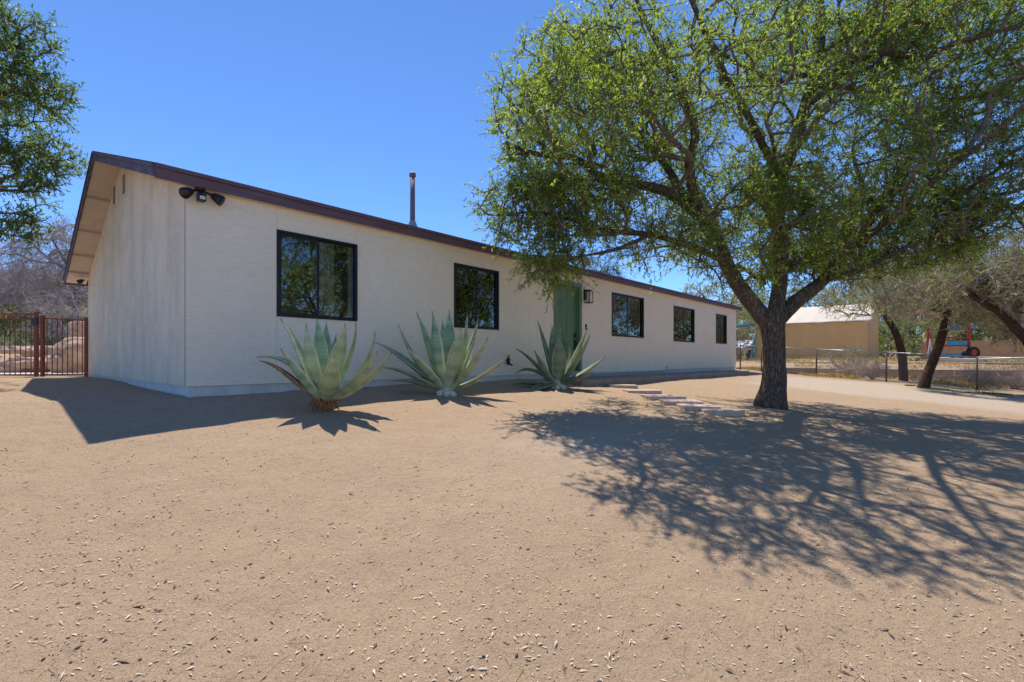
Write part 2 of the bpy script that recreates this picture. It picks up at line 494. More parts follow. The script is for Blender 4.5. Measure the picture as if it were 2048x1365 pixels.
# ------------------------------------------------------------------ the house
house = thing('house', 'long low white house with dark plum roof edge and green front door', 'house', (CX, CY, 0), HOUSE_ROT)
HL, HD = 19.8, 6.95
ZB, ZT = -.323, 2.045                     # bottom and top of the siding
MB().box(.025, HL-.025, .025, HD-.03, -.95, ZB-.003).build('foundation', M['found'], house)

def front_panels(x0, x1, holes):
    pass
seams = [0, 1.045, 2.24, 3.22, 4.19, 5.37, 6.3, 7.19, 8.30, 9.74, 11.55, 12.6, 13.63, 15.35, 16.4, 17.47, 18.65, HL]
wins = {1: (.577, 1.743), 4: (.582, 1.755), 9: (.620, 1.787), 12: (.585, 1.745), 15: (.605, 1.750)}
for i in range(len(seams)-1):
    a, b = seams[i]+.0015, seams[i+1]-.0015
    if i == 7:
        MB().box(a, b, 0, .022, 1.835, ZT).build('siding_panel', M['wall'], house); continue
    if i in wins:
        z0, z1 = wins[i]
        MB().box(a, b, 0, .022, ZB, z0-.002).build('siding_panel', M['wall'], house)
        MB().box(a, b, 0, .022, z1+.002, ZT).build('siding_panel', M['wall'], house)
    else:
        MB().box(a, b, 0, .022, ZB, ZT).build('siding_panel', M['wall'], house)
# inner skin behind the panel joints (with the openings left free)
bk = MB()
for i in range(len(seams)-1):
    a, b = seams[i], seams[i+1]
    if i == 7: bk.box(a, b, .024, .06, 1.84, ZT)
    elif i in wins:
        z0, z1 = wins[i]
        bk.box(a, b, .024, .06, ZB, z0-.004); bk.box(a, b, .024, .06, z1+.004, ZT)
    else: bk.box(a, b, .024, .06, ZB, ZT)
bk.build('wall_sheathing', M['room'], house)

# roof profile (depth, height): underside and top
EY, EZT = -.10, 2.205; RY, RZT = 3.7, 3.405; BY, BZT = 7.22, 1.75
RT = .045
def roof_top(y):
    return EZT+(RZT-EZT)*(y-EY)/(RY-EY) if y <= RY else RZT+(BZT-RZT)*(y-RY)/(BY-RY)
def roof_bot(y): return roof_top(y)-RT-.10
gp = [(0.024, ZB), (HD, ZB), (HD, roof_bot(HD)-.002), (RY, roof_bot(RY)-.002), (0.024, roof_bot(.02)-.002)]
MB().prism(gp, 0, .002, .022).build('gable_wall', M['gable'], house)
MB().prism([(y, z) for y, z in gp], 0, HL-.022, HL-.002).build('gable_wall', M['wall'], house)
MB().box(.024, HL-.024, HD-.022, HD-.002, ZB, roof_bot(HD)-.01).build('rear_wall', M['wall'], house)
MB().box(.06, HL-.06, 3.2, 3.25, ZB, 2.3).build('interior_wall', M['room'], house)
MB().box(.06, HL-.06, .07, 3.19, ZB, ZB+.04).build('interior_floor', M['batten'], house)
MB().box(.06, HL-.06, .07, 3.19, 2.0, 2.03).build('interior_ceiling', M['room'], house)
for xx in (3.2, 6.2, 9.2, 12.6, 16.4):
    MB().box(xx-.05, xx+.05, .07, 3.19, ZB+.045, 1.985).build('interior_wall', M['room'], house)

X0, X1 = -.33, HL+.33
def slope_slab(y0, y1, zo0, zo1, name, mat, xa, xb):
    return MB().prism([(y0, roof_top(y0)+zo0), (y1, roof_top(y1)+zo0), (y1, roof_top(y1)+zo1), (y0, roof_top(y0)+zo1)], 0, xa, xb).build(name, mat, house)
slope_slab(EY-.035, RY, -.018, 0, 'roof_shingles', M['shingle'], X0-.03, X1+.03)
slope_slab(RY+.002, BY+.035, -.018, 0, 'roof_shingles', M['shingle'], X0-.03, X1+.03)
slope_slab(EY, RY, -RT, -.02, 'roof_deck', M['batten'], X0+.002, X1-.002)
slope_slab(RY+.002, BY, -RT, -.02, 'roof_deck', M['batten'], X0+.002, X1-.002)
# rake soffit boards at the near gable, one bay each, with battens between
bays = [EY+.03, .9, 1.8, 2.7, RY-.005]
for a, b in zip(bays, bays[1:]):
    MB().prism([(a+.002, roof_bot(a+.002)), (b-.002, roof_bot(b-.002)), (b-.002, roof_bot(b-.002)+.012), (a+.002, roof_bot(a+.002)+.012)], 0, X0+.003, .001).build('soffit_board', M['soffit'], house)
bays = [RY+.005, 4.55, 5.45, 6.2, 6.78, BY-.03]
for k, (a, b) in enumerate(zip(bays, bays[1:])):
    MB().prism([(a+.002, roof_bot(a+.002)), (b-.002, roof_bot(b-.002)), (b-.002, roof_bot(b-.002)+.012), (a+.002, roof_bot(a+.002)+.012)], 0, X0+.003, .001).build('soffit_board', M['soffit'], house)
    if k:
        MB().box(X0+.004, .0005, a-.022, a+.022, roof_bot(a)-.03, roof_bot(a)+.015).build('soffit_batten', M['batten'], house)
# front soffit and fascia boards
MB().box(X0+.003, X1-.003, EY+.002, -.002, 2.046, 2.056).build('eave_soffit', M['soffit'], house)
fx = [X0, 3.55, 5.42, 9.2, 12.9, 16.6, X1]
for a, b in zip(fx, fx[1:]):
    MB().box(a+.001, b-.001, EY-.026, EY, 2.034, 2.146).build('fascia_board', M['fascia'], house, .003)
    MB().box(a+.001, b-.001, EY-.043, EY-.001, 2.1475, 2.196).build('fascia_trim', M['fascia'], house, .003)
MB().box(X0, X1, BY, BY+.026, BZT-.165, BZT-.01).build('fascia_board', M['fascia'], house)
def rake(y0, y1, nm='rake_board', xo=0):
    for (lo, hi, pr) in ((-.158, -.058, 0.0), (-.0565, -.019, .016)):
        MB().prism([(y0, roof_top(y0)+lo), (y1, roof_top(y1)+lo), (y1, roof_top(y1)+hi), (y0, roof_top(y0)+hi)], 0, X0-.026-pr, X0-.001).build(nm, M['rake'], house, .002)
        MB().prism([(y0, roof_top(y0)+lo), (y1, roof_top(y1)+lo), (y1, roof_top(y1)+hi), (y0, roof_top(y0)+hi)], 0, X1+.001, X1+.026+pr).build(nm, M['fascia'], house, .002)
rake(EY-.026, RY-.001); rake(RY+.001, BY+.026)
# flue on the roof
fl = MB().tube([(4.55, 1.72, 2.5), (4.55, 1.72, 3.90)], .052, 14).build('flue_pipe', M['flue'], house, 0, True)
MB().tube([(4.55, 1.72, 3.83), (4.55, 1.72, 3.845), (4.55, 1.72, 3.915), (4.55, 1.72, 3.93)], [.055, .068, .068, .05], 14).build('flue_cap', M['flue'], fl)
MB().tube([(4.55, 1.72, 2.70), (4.55, 1.72, 2.92)], [.14, .058], 14).build('flashing', M['steel'], fl)
# louvred vents in the gable
for s in (3.32, 4.10):
    v = MB()
    y0, y1, z0, z1 = s-.17, s+.17, 2.655, 3.06
    v.box(-.022, .001, y0, y0+.03, z0, z1); v.box(-.022, .001, y1-.03, y1, z0, z1)
    v.box(-.022, .001, y0+.03, y1-.03, z0, z0+.03); v.box(-.022, .001, y0+.03, y1-.03, z1-.03, z1)
    vo = v.build('gable_vent', M['gable'], house)
    MB().box(-.004, .0015, y0+.03, y1-.03, z0+.03, z1-.03).build('vent_screen', M['screen'], vo)
    for k in range(10):
        zz = z0+.045+k*.034
        MB().prism([(-.020, zz-.012), (-.017, zz-.015), (-.004, zz+.010), (-.007, zz+.012)], 1, y0+.031, y1-.031).build('louvre', M['gable'], vo)

# windows: frame, two sashes, panes
def window(i, mat):
    a, b = seams[i], seams[i+1]; z0, z1 = wins[i]
    w = MB(); fw = .032; yf = -.016
    w.box(a, b, yf, .075, z1-fw, z1).box(a, b, yf, .075, z0, z0+fw)
    w.box(a, a+fw, yf, .075, z0+fw, z1-fw).box(b-fw, b, yf, .075, z0+fw, z1-fw)
    wo = w.build('window', mat, house, .003)
    mid = a+(b-a)*.48
    ia, ib, za, zb = a+fw, b-fw, z0+fw, z1-fw
    def sash(xa, xb, y, sw, m):
        s = MB()
        s.box(xa, xb, y, y+.024, zb-sw, zb-.001).box(xa, xb, y, y+.024, za+.001, za+sw)
        s.box(xa, xa+sw, y, y+.024, za+sw, zb-sw).box(xb-sw, xb, y, y+.024, za+sw, zb-sw)
        so = s.build('sash', m, wo, .002)
        MB().box(xa+sw+.001, xb-sw-.001, y+.010, y+.014, za+sw+.001, zb-sw-.001).build('pane', M['glass'], wo)
    sash(ia+.001, mid+.025, .004, .034, mat)
    sash(mid-.02, ib-.001, .034, .020, mat)
    # pale jamb liner seen inside the right edge
    MB().box(ib-.080, ib-.026, .062, .10, za, zb).build('jamb_liner', M['vinyl'], wo)
    return wo
for i in wins: window(i, M['black'] if i in (1, 4) else M['darkbrown'])
# pleated curtains inside
for (x0, x1) in ((1.70, 1.95), (9.9, 10.2), (17.5, 18.0)):
    p = MB(); n = 10
    poly = [(x0+(x1-x0)*k/n, .16+.025*(k % 2)) for k in range(n+1)]
    poly2 = [(x, y+.006) for x, y in reversed(poly)]
    p.prism(poly+poly2, 2, .35, 1.9).build('curtain', M['curtain'], house)

# door
da, db = 7.19, 8.30
cas = MB()
cas.box(da, da+.10, -.024, .10, ZB+.03, 1.735).box(db-.10, db, -.024, .10, ZB+.03, 1.735).box(da, db, -.027, .10, 1.7365, 1.834)
cas.build('door_casing', M['green'], house, .004)
MB().box(da+.08, db-.08, -.03, .14, ZB-.03, ZB+.028).build('threshold', M['steel'], house)
dz0, dz1 = ZB+.032, 1.735
dr = MB().box(da+.102, db-.102, .082, .12, dz0, dz1).build('door', M['green'], house)
wd = db-da-.204
for (za, zb) in ((dz0+.18, dz0+.72), (dz0+.86, dz0+1.52), (dz0+1.64, dz0+1.92)):
    for k in (0, 1):
        xa = da+.102+.11+k*(wd-.11)/2; xb = xa+(wd-.33)/2
        MB().box(xa, xb, .072, .0815, za, zb).build('door_panel', M['green'], dr, .006)
hx = db-.102-.075
MB().box(hx-.035, hx+.035, .058, .081, .52, .64).build('deadbolt_keypad', M['black'], dr, .006)
MB().box(hx-.035, hx+.035, .060, .081, .20, .47).build('handle_plate', M['black'], dr, .006)
MB().tube([(hx, .058, .44), (hx, .02, .43), (hx, .012, .34), (hx, .02, .25), (hx, .058, .24)], .012, 8).build('pull_handle', M['black'], dr, 0, True)
MB().tube([(8.42, -.012, 2.04), (8.42, -.012, 1.66)], .008, 6).build('lamp_conduit', M['wall'], house)
MB().tube([(8.4, -.03, -.345), (13.05, -.03, -.345), (13.08, -.03, -.33), (13.08, -.03, -.22)], .028, 8).build('white_drain_pipe', M['found'], house, 0, True)
# battens/scars along siding bottom edge (drip strip)
MB().box(0.0, HL, -.006, -.0005, ZB, ZB+.012).build('drip_edge', M['wall'], house)

# wall lantern, doorbell, hose tap, flood light: things fixed on the wall
def local_thing(name, label, cat, t, q, z):
    p = hw(t, q, z)
    return thing(name, label, cat, p, HOUSE_ROT)
lt = local_thing('wall_lantern', 'black glass box lantern on the wall right of the green door', 'lamp', 8.46, 0.001, 1.44)
MB().box(-.06, .06, -.02, 0, .02, .28).build('back_plate', M['black'], lt, .004)
MB().tube([(0, -.02, .24), (0, -.11, .26)], .012, 8).build('arm', M['black'], lt)
fr = MB()
for sx in (-.075, .063):
    for sy in (-.19, -.052): fr.box(sx, sx+.012, sy, sy+.012, -.05, .22)
fr.box(-.08, .08, -.195, -.035, -.065, -.05).box(-.08, .08, -.195, -.035, .22, .232).box(-.05, .05, -.165, -.065, .232, .262)
fr.build('lantern_frame', M['black'], lt)
gl = MB()
gl.box(-.062, .062, -.186, -.183, -.048, .218).box(-.072, -.069, -.177, -.053, -.048, .218).box(.069, .072, -.177, -.053, -.048, .218)
gl.build('glass', M['clear'], lt)
MB().tube([(0, -.115, .0), (0, -.115, .03), (0, -.115, .09), (0, -.115, .12), (0, -.115, .17)], [.008, .03, .034, .02, .015], 12).build('bulb', M['bulb'], lt, 0, True)
bell = local_thing('door_bell', 'small dark doorbell button on the wall below the lantern', 'doorbell', 8.50, .001, .80)
MB().box(-.03, .03, -.02, 0, -.065, .065).build('bell_case', M['darkbrown'], bell, .006)
MB().tube([(0, -.02, -.02), (0, -.027, -.02)], .016, 12).build('button', M['vinyl'], bell)
tap = local_thing('hose_tap', 'small black hose tap low on the white wall between two agaves', 'tap', 5.60, .001, -.02)
MB().tube([(0, 0, 0), (0, -.06, 0)], .016, 8).build('stem', M['black'], tap)
MB().tube([(0, -.045, .06), (0, -.05, .03), (0, -.055, -.09)], [.03, .036, .034], 10).build('body', M['black'], tap, 0, True)
MB().tube([(0, -.06, -.07), (.03, -.10, -.09), (.05, -.12, -.11)], [.018, .017, .016], 8).build('spout', M['black'], tap, 0, True)
MB().tube([(-.035, -.05, .085), (.035, -.05, .085)], .012, 8).build('tap_handle', M['black'], tap)
fld = local_thing('flood_light', 'black twin floodlight with motion sensor under the roof corner', 'lamp', .13, .055, 2.04)
MB().tube([(0, 0, .006), (0, 0, -.03)], .055, 14).build('base', M['black'], fld, 0)
def head(px, py, pz, dx, dy, dz):
    d = Vector((dx, dy, dz)).normalized(); p = Vector((px, py, pz))
    h = MB().tube([p, p+d*.03, p+d*.10, p+d*.135], [.022, .042, .062, .066], 14).build('lamp_head', M['black'], fld, 0, True)
    MB().tube([p+d*.131, p+d*.134], .056, 14).build('lens', M['vinyl'], h)
    MB().tube([(0, 0, -.02), p], .014, 8).build('arm', M['black'], fld)
head(-.09, -.03, -.055, -.7, -.45, -.5); head(.11, -.03, -.055, .7, -.45, -.5)
sn = MB().box(-.042, .042, -.095, .0, -.165, -.075).build('motion_sensor', M['black'], fld, .01)
MB().box(-.028, .028, -.099, -.0955, -.15, -.11).build('sensor_lens', M['vinyl'], sn)
MB().tube([(0, 0, -.02), (0, -.03, -.08)], .030, 8).build('arm', M['black'], fld)
sl = local_thing('soffit_lamp', 'small dark lamp under the rear corner of the roof overhang', 'lamp', -.10, -6.9, 1.66)
MB().tube([(0, 0, .02), (0, 0, 0)], .05, 10).build('base', M['black'], sl)
MB().tube([(0, 0, 0), (-.02, 0, -.02), (-.07, 0, -.05)], [.03, .045, .05], 10).build('lamp_head', M['black'], sl, 0, True)

# ------------------------------------------------------------------ walk slab and stepping stones
slab = tag(MB().box(6.62, 17.6, -1.16, .018, -.80, -.43).build('concrete_slab', M['concrete'], None, .012), 'long low concrete slab walk along the wall below the front door', 'slab')
slab.location = (CX, CY, 0); slab.rotation_euler = (0, 0, HOUSE_ROT)

def flag(px, py, D, w, d, rz, label, seed):
    p = see(px, py, D)
    r = random.Random(seed)
    poly = []
    n = 9 if seed == 5 else 4
    base = [(-1, -1), (1, -1), (1, 1), (-1, 1)] if n == 4 else [(-1, -.7), (-.55, -1), (.5, -1), (1, -.55), (1, .5), (.6, 1), (-.6, 1), (-1, .6)]
    for k, (x, y) in enumerate(base):
        x2, y2 = base[(k+1) % len(base)]
        for f in (0, .25, .5, .75):
            poly.append(((x+(x2-x)*f)*w/2+r.uniform(-.012, .012), (y+(y2-y)*f)*d/2+r.uniform(-.012, .012)))
    z = tz(p.x, p.y)
    o = MB().prism(poly, 2, -.05, .045).build('stepping_stone', M['flag'], None, .006)
    o.location = (p.x, p.y, z+.008)
    o.rotation_euler = (r.uniform(-.02, .02), r.uniform(-.02, .02), rz)
    tag(o, label, 'stone', 'stepping stones up to the concrete slab')
def ground_hit(px, py):                     # where the line of sight meets the terrain
    lo = 1.0
    D = 1.5
    while D < 60:
        p = see(px, py, D)
        if p.z < tz(p.x, p.y): break
        D += .02
    return D
stones = [(1244, 771, .60, .50), (1284, 782, .60, .50), (1324, 793.5, .62, .52), (1361, 804.5, .58, .50), (1394, 814, .52, .44), (1441, 822, .56, .50)]
lab = ['rectangular flagstone step touching the concrete slab, farthest of the path', 'second flagstone step from the concrete slab', 'third flagstone step from the concrete slab, widest of the path',
       'fourth flagstone step from the concrete slab', 'fifth flagstone step, small, just before the rounded one', 'rounded flagstone step nearest the tree trunk, lowest of the path']
for k, (px, py, w, d) in enumerate(stones):
    flag(px, py, ground_hit(px, py+4), w, d, HOUSE_ROT-.95+.1*(k % 3), lab[k], k)

# ------------------------------------------------------------------ agaves
def agave_leaf(base, tip, ctrl, ctrl2, width, parent, mat, cup=.22, thick=.030, face=None, teeth=True):
    base, tip, ctrl, ctrl2 = Vector(base), Vector(tip), Vector(ctrl), Vector(ctrl2)
    n = 18
    V = []; F = []; AL = []; ED = []
    cols = [-1, -.66, -.33, 0, .33, .66, 1]
    pts = []; tans = []
    for i in range(n+1):
        s = i/n
        p = base*(1-s)**3+ctrl*3*s*(1-s)**2+ctrl2*3*s*s*(1-s)+tip*s**3
        d = (ctrl-base)*3*(1-s)**2+(ctrl2-ctrl)*6*s*(1-s)+(tip-ctrl2)*3*s*s
        pts.append(p); tans.append(d.normalized())
    axis_in = face                                     # direction the hollow upper face looks at
    def wprof(s):
        a = .56+.44*math.sin(min(s/.38, 1)*math.pi/2) if s < .38 else 1.0
        b = 1 if s < .38 else max(0, 1-((s-.38)/.62))**1.12*(1+.42*math.sin(math.pi*min(1, (s-.38)/.62)))
        return max(a*b, .012)
    for i in range(n+1):
        s = i/n; d = tans[i]
        side = d.cross(axis_in)
        side = side.normalized() if side.length > 1e-4 else Vector((1, 0, 0))
        nrm = side.cross(d).normalized()               # up side of the leaf
        w = width/2*wprof(s)
        th = thick*(1-.75*s)*(1 if s < .97 else .3)
        for layer in (0, 1):
            for c in cols:
                off = cup*w*(c*c)*1.1
                p = pts[i]+side*(c*w)+nrm*off
                if layer: p = p-nrm*(th*(1-c*c)+.003)
                V.append(p); AL.append(s); ED.append(abs(c))
    nc = len(cols); st = nc*2
    for i in range(n):
        for j in range(nc-1):
            a = i*st+j
            F.append((a, a+1, a+1+st, a+st))
            b = a+nc
            F.append((b, b+st, b+st+1, b+1))
        for e in (0, nc-1):
            a = i*st+e; b = a+nc
            F.append((a, a+st, b+st, b))
    if teeth:
        for i in range(2, n-1):
            for e, sg in ((0, -1), (nc-1, 1)):
                for sub in (0, .5):
                    a = V[i*st+e].lerp(V[(i+1)*st+e], sub); b = V[i*st+e].lerp(V[(i+1)*st+e], sub+.2)
                    mid = V[i*st+3]
                    out = (a-mid).normalized()
                    k = len(V)
                    V += [a, b, (a+b)/2+out*.013+tans[i]*.004, a.copy()]
                    AL += [.95]*4; ED += [1]*4
                    F.append((k, k+1, k+2, k+3))
    me = np_mesh('leaf', np.array([tuple(v) for v in V]), np.array(F), mat, True,
                 {'along': ('POINT', AL), 'edge': ('POINT', ED)})
    return link('leaf', me, parent, True)

def agave(px, py, D, leaves, label, dead=False, base_up=.10, skin='agave'):
    p = see(px, py, D)
    zg = tz(p.x, p.y)
    a = thing('agave', label, 'agave', (p.x, p.y, zg), 0, 'agaves along the front wall')
    core = Vector((p.x, p.y, zg+base_up))
    b = MB().tube([core+Vector((0, 0, -.20)), core+Vector((0, 0, -.06)), core+Vector((0, 0, .06)), core+Vector((0, 0, .22))], [.07, .10, .10, .03] if dead else [.09, .11, .10, .03], 14).build('heart', M['agave'] if not dead else M['thatch'], a, 0, True, True)
    for L_ in leaves:
        tx, ty, dd, w = L_[:4]
        bow = L_[4] if len(L_) > 4 else .25
        mt = L_[5] if len(L_) > 5 else skin
        tip = see(tx, ty, D+dd)
        hor = Vector((tip.x-core.x, tip.y-core.y, 0))
        hl = hor.length
        hd = hor.normalized() if hl > .02 else Vector((0, -1, 0))
        bs = core+hd*.055+Vector((0, 0, -.03+.12*max(0, 1-hl/.5)))
        mid = bs.lerp(tip, .5)
        up = Vector((0, 0, 1))
        d = (tip-bs).normalized()
        nrm = (up-d*up.dot(d))
        nrm = nrm.normalized() if nrm.length > .05 else -hd
        inward = (-hd*.9+up*.5).normalized()
        # bow > 0 : leaf leaves low and curves upward; bow < 0 : arches over
        ln = (tip-bs).length
        jit = Vector((random.uniform(-.05, .05), random.uniform(-.05, .05), 0))
        ctrl = bs.lerp(tip, .36)-nrm*(bow*.75+.10)*ln*.8+jit
        ctrl2 = bs.lerp(tip, .74)-nrm*(bow*.75-.02)*ln*.8+hd*.03-jit*.5
        agave_leaf(bs, tip, ctrl, ctrl2, w*1.32, a, M[mt], .30, .034, inward if hl > .12 else (inward+Vector((0, .3, 0))).normalized())
    if dead:
        r = random.Random(3)
        for k in range(90):
            an = r.uniform(0, 6.28); rr = r.uniform(.05, .15)
            q0 = core+Vector((math.cos(an)*rr*.7, math.sin(an)*rr*.7, r.uniform(-.06, .03)))
            q1 = core+Vector((math.cos(an)*(rr+r.uniform(0, .10)), math.sin(an)*(rr+r.uniform(0, .10)), r.uniform(-.18, .0)))
            MB().tube([q0, q0.lerp(q1, .5)+Vector((0, 0, r.uniform(-.01, .03))), q1], [r.uniform(.006, .018), r.uniform(.005, .014), .003], 5).build('dry_fibre', M['thatch'], a, 0, False, True)
    else:
        # cut stubs of old leaves round the heart
        r = random.Random(int(px))
        for k in range(3):
            an = -1.57+(k-1)*.75+r.uniform(-.2, .2); d = Vector((math.cos(an), math.sin(an), -.45))
            s0 = core+d*.05+Vector((0, 0, -.04)); s1 = s0+d*r.uniform(.09, .14)
            MB().tube([s0, s0.lerp(s1, .6), s1, s1+d*.012], [.040, .052, .045, .022], 10).build('cut_leaf_stub', M['stub'], a, 0, True, True)
    return a

W = .155
agave(650, 822, 5.62, [
    (560, 637, .05, .12, -.12), (613, 648, -.28, .145, .10), (633, 634, .22, .13, -.12), (652, 643, .42, .13, .02), (690, 646, -.25, .155, .05), (710, 646, .10, .13, .12),
    (749, 664, .12, .135, .22), (755, 702, -.32, .14, .20), (784, 704, .12, .14, .16), (669, 708, -.55, .16, .15), (562, 697, -.40, .145, .02),
    (512, 715, .00, .13, -.42), (519, 721, -.18, .12, -.16, 'agave_dead'), (625, 712, .45, .10, .1), (672, 668, .55, .13, .05)],
      'agave with dry orange fibre at its foot, nearest the house corner', True, .16)
agave(893, 793, 7.2, [
    (797, 647, .0, .14, .12), (833, 625, .20, .17, -.05), (864, 621, -.22, .19, .0), (899, 619, .25, .16, .05), (885, 640, .45, .15, .0), (922, 653, -.35, .18, .05),
    (934, 627, -.05, .15, .10), (956, 636, .20, .15, .08), (975, 675, -.25, .15, .12), (1019, 709, .05, .17, .12), (814, 695, -.45, .17, .02),
    (749, 684, .20, .18, -.10), (758, 735, -.10, .17, -.16), (784, 763, .30, .13, -.15), (949, 682, .55, .12, .1)],
      'pale green agave standing between the two nearest windows, middle of three', False, .12)
agave(1115, 782, 9.1, [
    (1076, 642, .10, .19, -.04), (1104, 650, .35, .17, .0), (1122, 648, .20, .17, .0), (1119, 672, -.35, .20, .02), (1175, 657, .10, .19, .02), (1179, 670, -.20, .19, .08),
    (1212, 711, .05, .20, .10), (1187, 743, -.25, .19, .06), (1031, 697, .05, .20, -.12), (1068, 700, -.25, .16, .05), (1030, 748, .30, .17, -.45),
    (1022, 769, -.05, .19, -.06), (1056, 789, -.62, .19, -.10), (1140, 690, .45, .15, .05)],
      'dark green agave in front of the green door, smallest of three', False, .12, 'agave_darkened')

# ------------------------------------------------------------------ trees
def resample(pts, rad, step):
    P = [Vector(p) for p in pts]
    out = []; rr = []
    # Catmull-Rom
    for i in range(len(P)-1):
        p0 = P[max(i-1, 0)]; p1 = P[i]; p2 = P[i+1]; p3 = P[min(i+2, len(P)-1)]
        n = max(1, int((p2-p1).length/step))
        for k in range(n):
            t = k/n
            out.append(.5*((2*p1)+(p2-p0)*t+(2*p0-5*p1+4*p2-p3)*t*t+(3*p1-p0-3*p2+p3)*t**3))
            rr.append(rad[i]+(rad[i+1]-rad[i])*t)
    out.append(P[-1]); rr.append(rad[-1])
    return out, rr

def frusta(A, B, ra, rb, n):
    d = B-A
    ln = np.linalg.norm(d, axis=1, keepdims=True); d = d/np.maximum(ln, 1e-6)
    ref = np.where(np.abs(d[:, 2:3]) < .9, np.array([[0, 0, 1.]]), np.array([[1., 0, 0]]))
    u = np.cross(d, ref); u /= np.linalg.norm(u, axis=1, keepdims=True)
    v = np.cross(d, u)
    m = len(A)
    V = np.zeros((m, 2*n, 3))
    for j in range(n):
        an = 2*math.pi*j/n
        o = u*math.cos(an)+v*math.sin(an)
        V[:, j] = A+o*ra[:, None]; V[:, n+j] = B+o*rb[:, None]
    F = np.zeros((m, n, 4), int)
    base = (np.arange(m)*2*n)[:, None]
    for j in range(n):
        k = (j+1) % n
        F[:, j] = np.concatenate([base+j, base+k, base+n+k, base+n+j], 1)
    return V.reshape(-1, 3), F.reshape(-1, 4)

def leaves_mesh(P, D, length, width, rs, jitter=.8, droop=.2, upj=.55):
    """one pointed leaf per row: P base, D direction"""
    n = len(P)
    d = D+rs.normal(0, jitter, (n, 3)); d[:, 2] -= droop
    d /= np.linalg.norm(d, axis=1, keepdims=True)
    up = rs.normal(0, upj, (n, 3)); up[:, 2] += 1
    s = np.cross(d, up); s /= np.maximum(np.linalg.norm(s, axis=1, keepdims=True), 1e-6)
    nr = np.cross(s, d)
    L_ = length*rs.uniform(.6, 1.25, (n, 1)); Wd = width*rs.uniform(.7, 1.25, (n, 1))
    V = np.stack([P, P+d*L_*.42+s*Wd*.5+nr*Wd*.15, P+d*L_-nr*L_*.08, P+d*L_*.42-s*Wd*.5+nr*Wd*.15], 1).reshape(-1, 3)
    F = (np.arange(n)*4)[:, None]+np.arange(4)[None]
    return V, F

